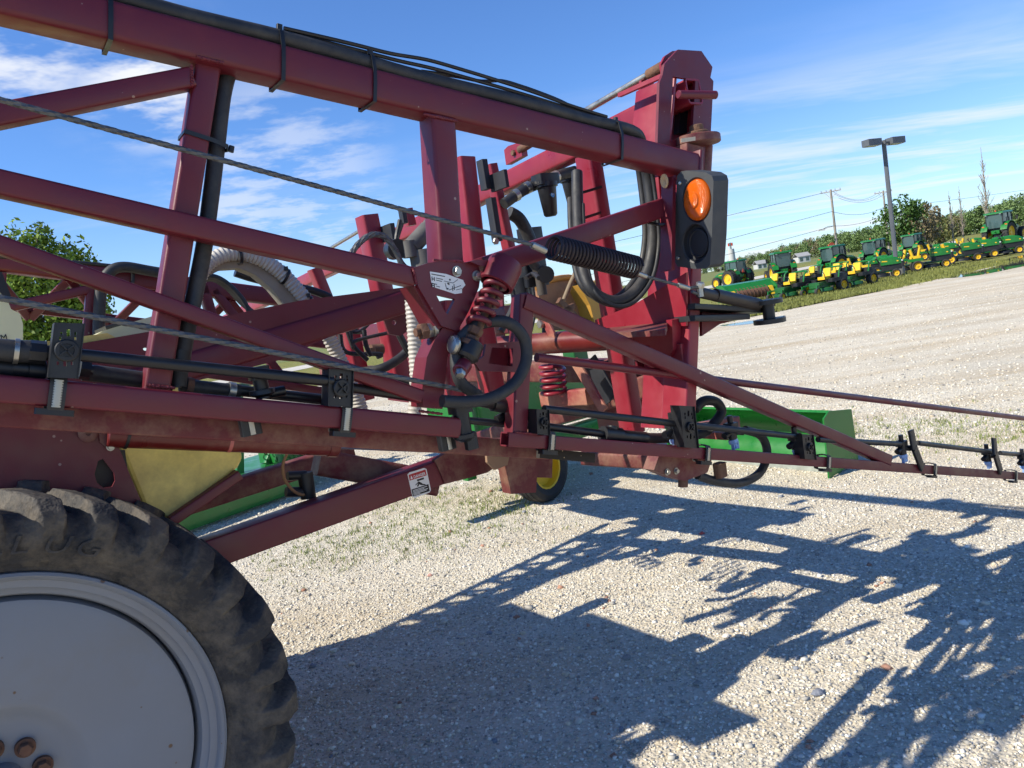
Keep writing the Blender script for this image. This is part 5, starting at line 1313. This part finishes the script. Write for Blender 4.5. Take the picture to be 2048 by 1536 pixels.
# ---- utility poles and wires
WOODP = mat('weathered_pole_wood', lin(150, 142, 130), .9, var=.2, scale=4)
def upole(px_, pyt, D, label, arm=True, lampon=False):
    r_ = ray(px_, pyt); tpz = CAM + r_ * D; b = V((tpz.x, tpz.y, 0))
    t = thing('utility_pole', label, 'pole', b, 0, 'wooden utility poles', True)
    obj('shaft', G().cyl(b, tpz, .17, 10, .12), WOODP, t)
    dr_ = V((.9, -.42, 0)).normalized()
    a = obj('crossarm', G().bar(tpz - Z * .25 - dr_ * 1.15, tpz - Z * .25 + dr_ * 1.15, .12, .1, Z, .01, False), WOODP, t)
    for k in (-1.05, -.5, .5, 1.05): obj('insulator', G().cyl(tpz - Z * .18 + dr_ * k, tpz - Z * .0 + dr_ * k, .045, 8), ZINC, a)
    for s_ in (-1, 1): obj('brace', G().bar(tpz - Z * .3 + dr_ * (.7 * s_), tpz - Z * 1.1, .04, .03, Z, .005, False), WOODP, t)
    if lampon:
        e_ = CAM + ray(1643, 460) * D; s_ = CAM + ray(1668, 452) * D
        obj('lamp_arm', G().pipe([s_, s_.lerp(e_, .5) + Z * .15, e_], .035, 6, 5), ZINC, t); obj('lamp_head', G().box(e_, (e_ - s_).normalized(), Z, (e_ - s_).cross(Z).normalized(), .8, .2, .3, .06), WHITE, t)
    return t
upole(1661, 379, 92, 'wooden utility pole with a street lamp arm, left of the lamp post', True, True)
upole(1766, 381, 110, 'wooden utility pole standing directly behind the lamp post')
def wire(pts, D0, D1, sag, name='power_wire', r=.022):
    n = 16; A_, B_ = pd(*pts[0], D0), pd(*pts[1], D1)
    P = [A_.lerp(B_, i / n) - Z * (sag * 4 * (i / n) * (1 - i / n)) for i in range(n + 1)]
    return tag(obj(name, G().pipe(P, r, 5, 1), BLACKP), 'thin dark power wire strung between the wooden poles', 'wire', 'overhead wires')
WL = ['uppermost wire running left from the street lamp pole crossarm', 'middle wire running left from the street lamp pole', 'lowest wire running left from the street lamp pole', 'outer crossarm wire sagging between the two poles', 'middle crossarm wire sagging between the two poles', 'inner crossarm wire sagging between the two poles', 'wire between the two poles halfway down their shafts', 'lowest wire between the two poles, at lamp arm height', 'wire running right from the pole behind the lamp post']
WS = [((-300, 800), (1646, 386), 70, 92, .6, .022), ((-300, 905), (1664, 423), 70, 92, .5, .022), ((-300, 940), (1668, 452), 70, 92, .5, .022)] + [((1661 + 8 * k, 380 + 8 * k), (1752 + 12 * k, 388 - 3 * k), 92, 110, 1.0, .018) for k in range(3)] + [((1664, 423), (1768, 414), 92, 110, .7, .022), ((1668, 452), (1767, 430), 92, 110, .4, .022), ((1768, 416), (2350, 326), 110, 140, .6, .022)]
for (p_, q_, d0, d1, sg_, r_), lab in zip(WS, WL): wire((p_, q_), d0, d1, sg_, r=r_)['label'] = lab
# ---- stop sign, houses, tower
q = pd(1663, 492, 78); sb = V((q.x, q.y, 0))
t = thing('stop_sign', 'red octagonal stop sign above the loader tractor', 'sign', sb, 0, None, True)
obj('post', G().cyl(sb, V((q.x, q.y, q.z + .3)), .03, 8), ZINC, t)
fx = V((.97, .24, 0)).normalized(); fn = V((.24, -.97, 0)).normalized()
oc = [q + fx * (.38 * math.cos(rad(22.5 + 45 * i))) + Z * (.38 * math.sin(rad(22.5 + 45 * i))) for i in range(8)]
sg = obj('sign_plate', G().prism([p + fn * .05 for p in oc], -fn * .01), LAMPRED, t, smooth=0)
text_mesh('STOP', q + fn * .053 - fx * .29 - Z * .1, fx, Z, .2, WHITE, t, 'sign_lettering', .002, squash=.85)
SIDING = mat('white_siding', lin(190, 190, 186), .7, var=.04); ROOFG = mat('grey_shingles', lin(150, 150, 150), .8, var=.15)
for px_, py_, D, w_, h_, d_, lab in ((1604, 522, 230, 3.6, 1.7, 4, 'white farmhouse at the wood edge, right of the squarely seen tractor'), (1521, 537, 240, 3.0, 1.4, 4, 'small white house with grey roof left of the squarely seen tractor')):
    q = pd(px_, py_, D); b = V((q.x, q.y, 0)); t = thing('farmhouse', lab, 'house', b, 0, None, True)
    obj('wall', G().box(b + Z * (h_ / 2), X_, Y_, Z, w_, d_, h_, .02), SIDING, t)
    obj('roof', G().prism([b + V((-w_ * .55, -d_ * .55, h_)), b + V((w_ * .55, -d_ * .55, h_)), b + V((w_ * .55, 0, h_ + 1.1)), b + V((-w_ * .55, 0, h_ + 1.1))], V((0, 0, .15))).prism([b + V((-w_ * .55, d_ * .55, h_)), b + V((w_ * .55, d_ * .55, h_)), b + V((w_ * .55, 0, h_ + 1.1)), b + V((-w_ * .55, 0, h_ + 1.1))], V((0, 0, .15))), ROOFG if w_ < 5 else SIDING, t, smooth=0)
    for k in (-1, 1): obj('window', G().box(b + V((k * w_ * .25, -d_ / 2 - .01, h_ * .55)), X_, Y_, Z, .9, .06, 1.1, .01), GLASS, t)
q = pd(1462, 500, 420); b = V((q.x, q.y, 0)); t = thing('cell_tower', 'distant pale tower with red antennas beyond the wood', 'tower', b, 0, None, True)
obj('shaft', G().cyl(b, V((q.x, q.y, q.z + .5)), 2.0, 14, 1.7), SIDING, t)
obj('antenna_mast', G().cyl(V((q.x, q.y, q.z + .5)), V((q.x, q.y, q.z + 4)), .5, 10), ZINC, t)
for k in range(6): a = k * 1.047; obj('antenna', G().box(V((q.x + 1.1 * math.cos(a), q.y + 1.1 * math.sin(a), q.z + 3)), X_, Y_, Z, .5, .5, 1.6, .05), LAMPRED if k % 2 else ZINC, t)

# ================================================================ implements standing right behind the sprayer
# scraper blade
p0, p1 = pg(1686, 944), pg(1370, 912)
dB = (p1 - p0); dB.z = 0; lenB = dB.length; dB.normalize(); nB = V((-dB.y, dB.x, 0)); nB = nB if nB.dot(-L) > 0 else -nB
t = thing('scraper_blade', 'bright green scraper blade lying on the gravel behind the sprayer mast', 'blade', p0, 0, None, True)
prof = [(.06, .0), (-.10, .10), (-.17, .24), (-.14, .40), (-.02, .50), (.10, .53)]
g = G()
rings = []
fr_ = [p0 + nB * a + Z * b_ for a, b_ in prof]; bk = [p0 + nB * (a - .018) + Z * (b_ + (.018 if i > 3 else 0)) for i, (a, b_) in enumerate(prof)]
ring = fr_ + bk[::-1]
g.loft([[p - dB * .0 for p in ring], [p + dB * lenB for p in ring]])
obj('mouldboard', g, GREEN, t, smooth=50)
obj('end_plate', G().prism([p0 + nB * a + Z * b_ for a, b_ in ((.22, -.0), (.20, .50), (.12, .55), (-.20, .50), (-.22, .05))], -dB * .014), GREEN, t, smooth=0)
obj('end_plate', G().prism([p0 + dB * lenB + nB * a + Z * b_ for a, b_ in ((.22, -.0), (.20, .50), (.12, .55), (-.20, .50), (-.22, .05))], dB * .014), GREEN, t, smooth=0)
obj('cutting_edge', G().bar(p0 + nB * .075 + Z * .05, p0 + nB * .075 + dB * lenB + Z * .05, .1, .012, nB, .002), mat('scraped_steel', lin(170, 176, 168), .5, metal=.3, var=.2, scale=20), t)
# green machine with the yellow-rimmed wheel
wc = pg(1104, 1003); wc.z = .31
t = thing('hay_conditioner', 'green implement with yellow rimmed wheel and rusty yellow guards behind the cross frame', 'implement', V((wc.x, wc.y, 0)), 0, None, True)
ax = (OUT + L * .25).normalized(); ctr = wc + W * .10
w_ = obj('wheel', rim_g(ctr, ax, .31, .22, .05), YEL, t)
g = G().lathe(ctr, ax, [(-.09, .2), (-.11, .25), (-.10, .295), (-.07, .31), (-.045, .312), (-.04, .304), (-.035, .304), (-.03, .313), (0, .314), (.005, .306), (.012, .306), (.016, .313), (.05, .312), (.055, .303), (.062, .303), (.066, .309), (.095, .295), (.11, .25), (.085, .195)], 48, cap=False)
obj('tyre', g, TYB, w_)
obj('hub', G().lathe(ctr, ax, [(-.05, .05), (.05, .05), (.06, .04), (.06, .001)], 18), GREEN, w_)
for k in range(5):
    a = k * 1.2566 + .3; d1 = Z * math.cos(a) + L * math.sin(a); obj('wheel_nut', G().hexa(ctr + d1 * .09 + ax * .02, ax, .011, .012), ZINC, w_)
bc = ctr + W * .75 + L * .35
obj('body', G().box(bc + Z * .55, L, W, Z, 1.5, 1.0, .55, .05), GREEN, t)
obj('beam', G().bar(ctr + W * .16 - L * 1.2 + Z * .18, ctr + W * .16 + L * 1.0 + Z * .18, .14, .14, OUT, .01), GREEN, t)
obj('post', G().bar(ctr + W * .3 - L * .55, ctr + W * .3 - L * .55 + Z * .75, .10, .10, OUT, .01), GREEN, t)
qd = 6.6
RUSTP = mat('rusty_tan_shield', lin(150, 108, 76), .8, var=.3, scale=5, dust=lin(110, 60, 40), damt=.7, dscale=4)
gq = [pw(x, y, 6.2) for x, y in ((1075, 575), (1100, 560), (1148, 556), (1168, 590), (1178, 640), (1150, 660), (1085, 640))]
obj('rusty_shield', G().prism(gq, W * .08), RUSTP, t, smooth=0)
gq = [pw(x, y, 6.0) for x, y in ((1160, 570), (1235, 552), (1260, 600), (1265, 660), (1195, 668), (1180, 610))]
obj('yellow_guard', G().prism(gq, W * .3), mat('faded_yellow_paint', lin(176, 132, 54), .6, var=.15, scale=4, dust=lin(150, 90, 50), damt=.4), t, smooth=0)
obj('guard_rim', G().pipe([pw(x, y, 6.18) for x, y in ((1073, 578), (1098, 561), (1148, 556), (1168, 588), (1180, 642))], .03, 8, 4), mat('faded_yellow_edge', lin(166, 110, 44), .6, var=.2), t)
for x0, y0, x1, y1 in ((1090, 640, 1150, 612), (1095, 655, 1175, 650), (1120, 600, 1160, 640)): obj('linkage', G().bar(pw(x0, y0, 6.05), pw(x1, y1, 6.05), .07, .05, OUT, .01), RUST, t)
obj('support', G().bar(pw(1150, 640, 6.3), pw(1185, 830, 6.3), .2, .2, OUT, .02), GREEND, t)
# green field implement seen under the tank
sA, sB = pg(372, 1072), pg(596, 990)
dS = (sB - sA).normalized(); nS = V((dS.y, -dS.x, 0))
t = thing('rotary_cutter', 'low green rotary cutter with safety chains, seen under the chassis', 'cutter', sA, 0, None, True)
obj('deck', G().box(sA.lerp(sB, .5) - nS * .8 + Z * .32, dS, nS, Z, (sB - sA).length * 1.9, 1.5, .04, .01), GREEN, t)
obj('skirt', G().bar(sA - dS * .6 + Z * .17, sB + dS * .12 + Z * .17, .26, .02, nS, .004), GREEN, t)
obj('skirt_rail', G().bar(sA - dS * .6 + Z * .30 + nS * .03, sB + dS * .12 + Z * .30 + nS * .03, .03, .05, nS, .004), GREEN, t)
for k in range(4):
    P = sA.lerp(sB, .15 + .26 * k) + nS * .02 + Z * .24; obj('bolt', G().hexa(P, nS, .025, .02), ZINC, t)
cb = sB + dS * .6 - nS * .6
obj('gearbox_frame', G().box(cb + Z * .55, dS, nS, Z, .9, .5, .4, .03), GREEN, t)
for k in range(3): obj('frame_bar', G().bar(cb - dS * (.5 - .3 * k) + Z * .35, cb - dS * (.1 - .3 * k) + Z * .85, .08, .06, nS, .01), GREEN, t)
for k in range(12):
    P = cb + nS * .35 - dS * (.75 - .13 * k); g = G()
    for j in range(6): g.lathe(P + Z * (.62 - j * .06), X_ if j % 2 else Y_, [(-.006, .028), (-.006, .04), (.006, .04), (.006, .028)], 8, cap=False)
    obj('chain', g, GREEND, t)
obj('mast_post', G().bar(cb - dS * .9 + Z * .3, cb - dS * .7 + Z * 1.25, .1, .1, nS, .01), GREEN, t)
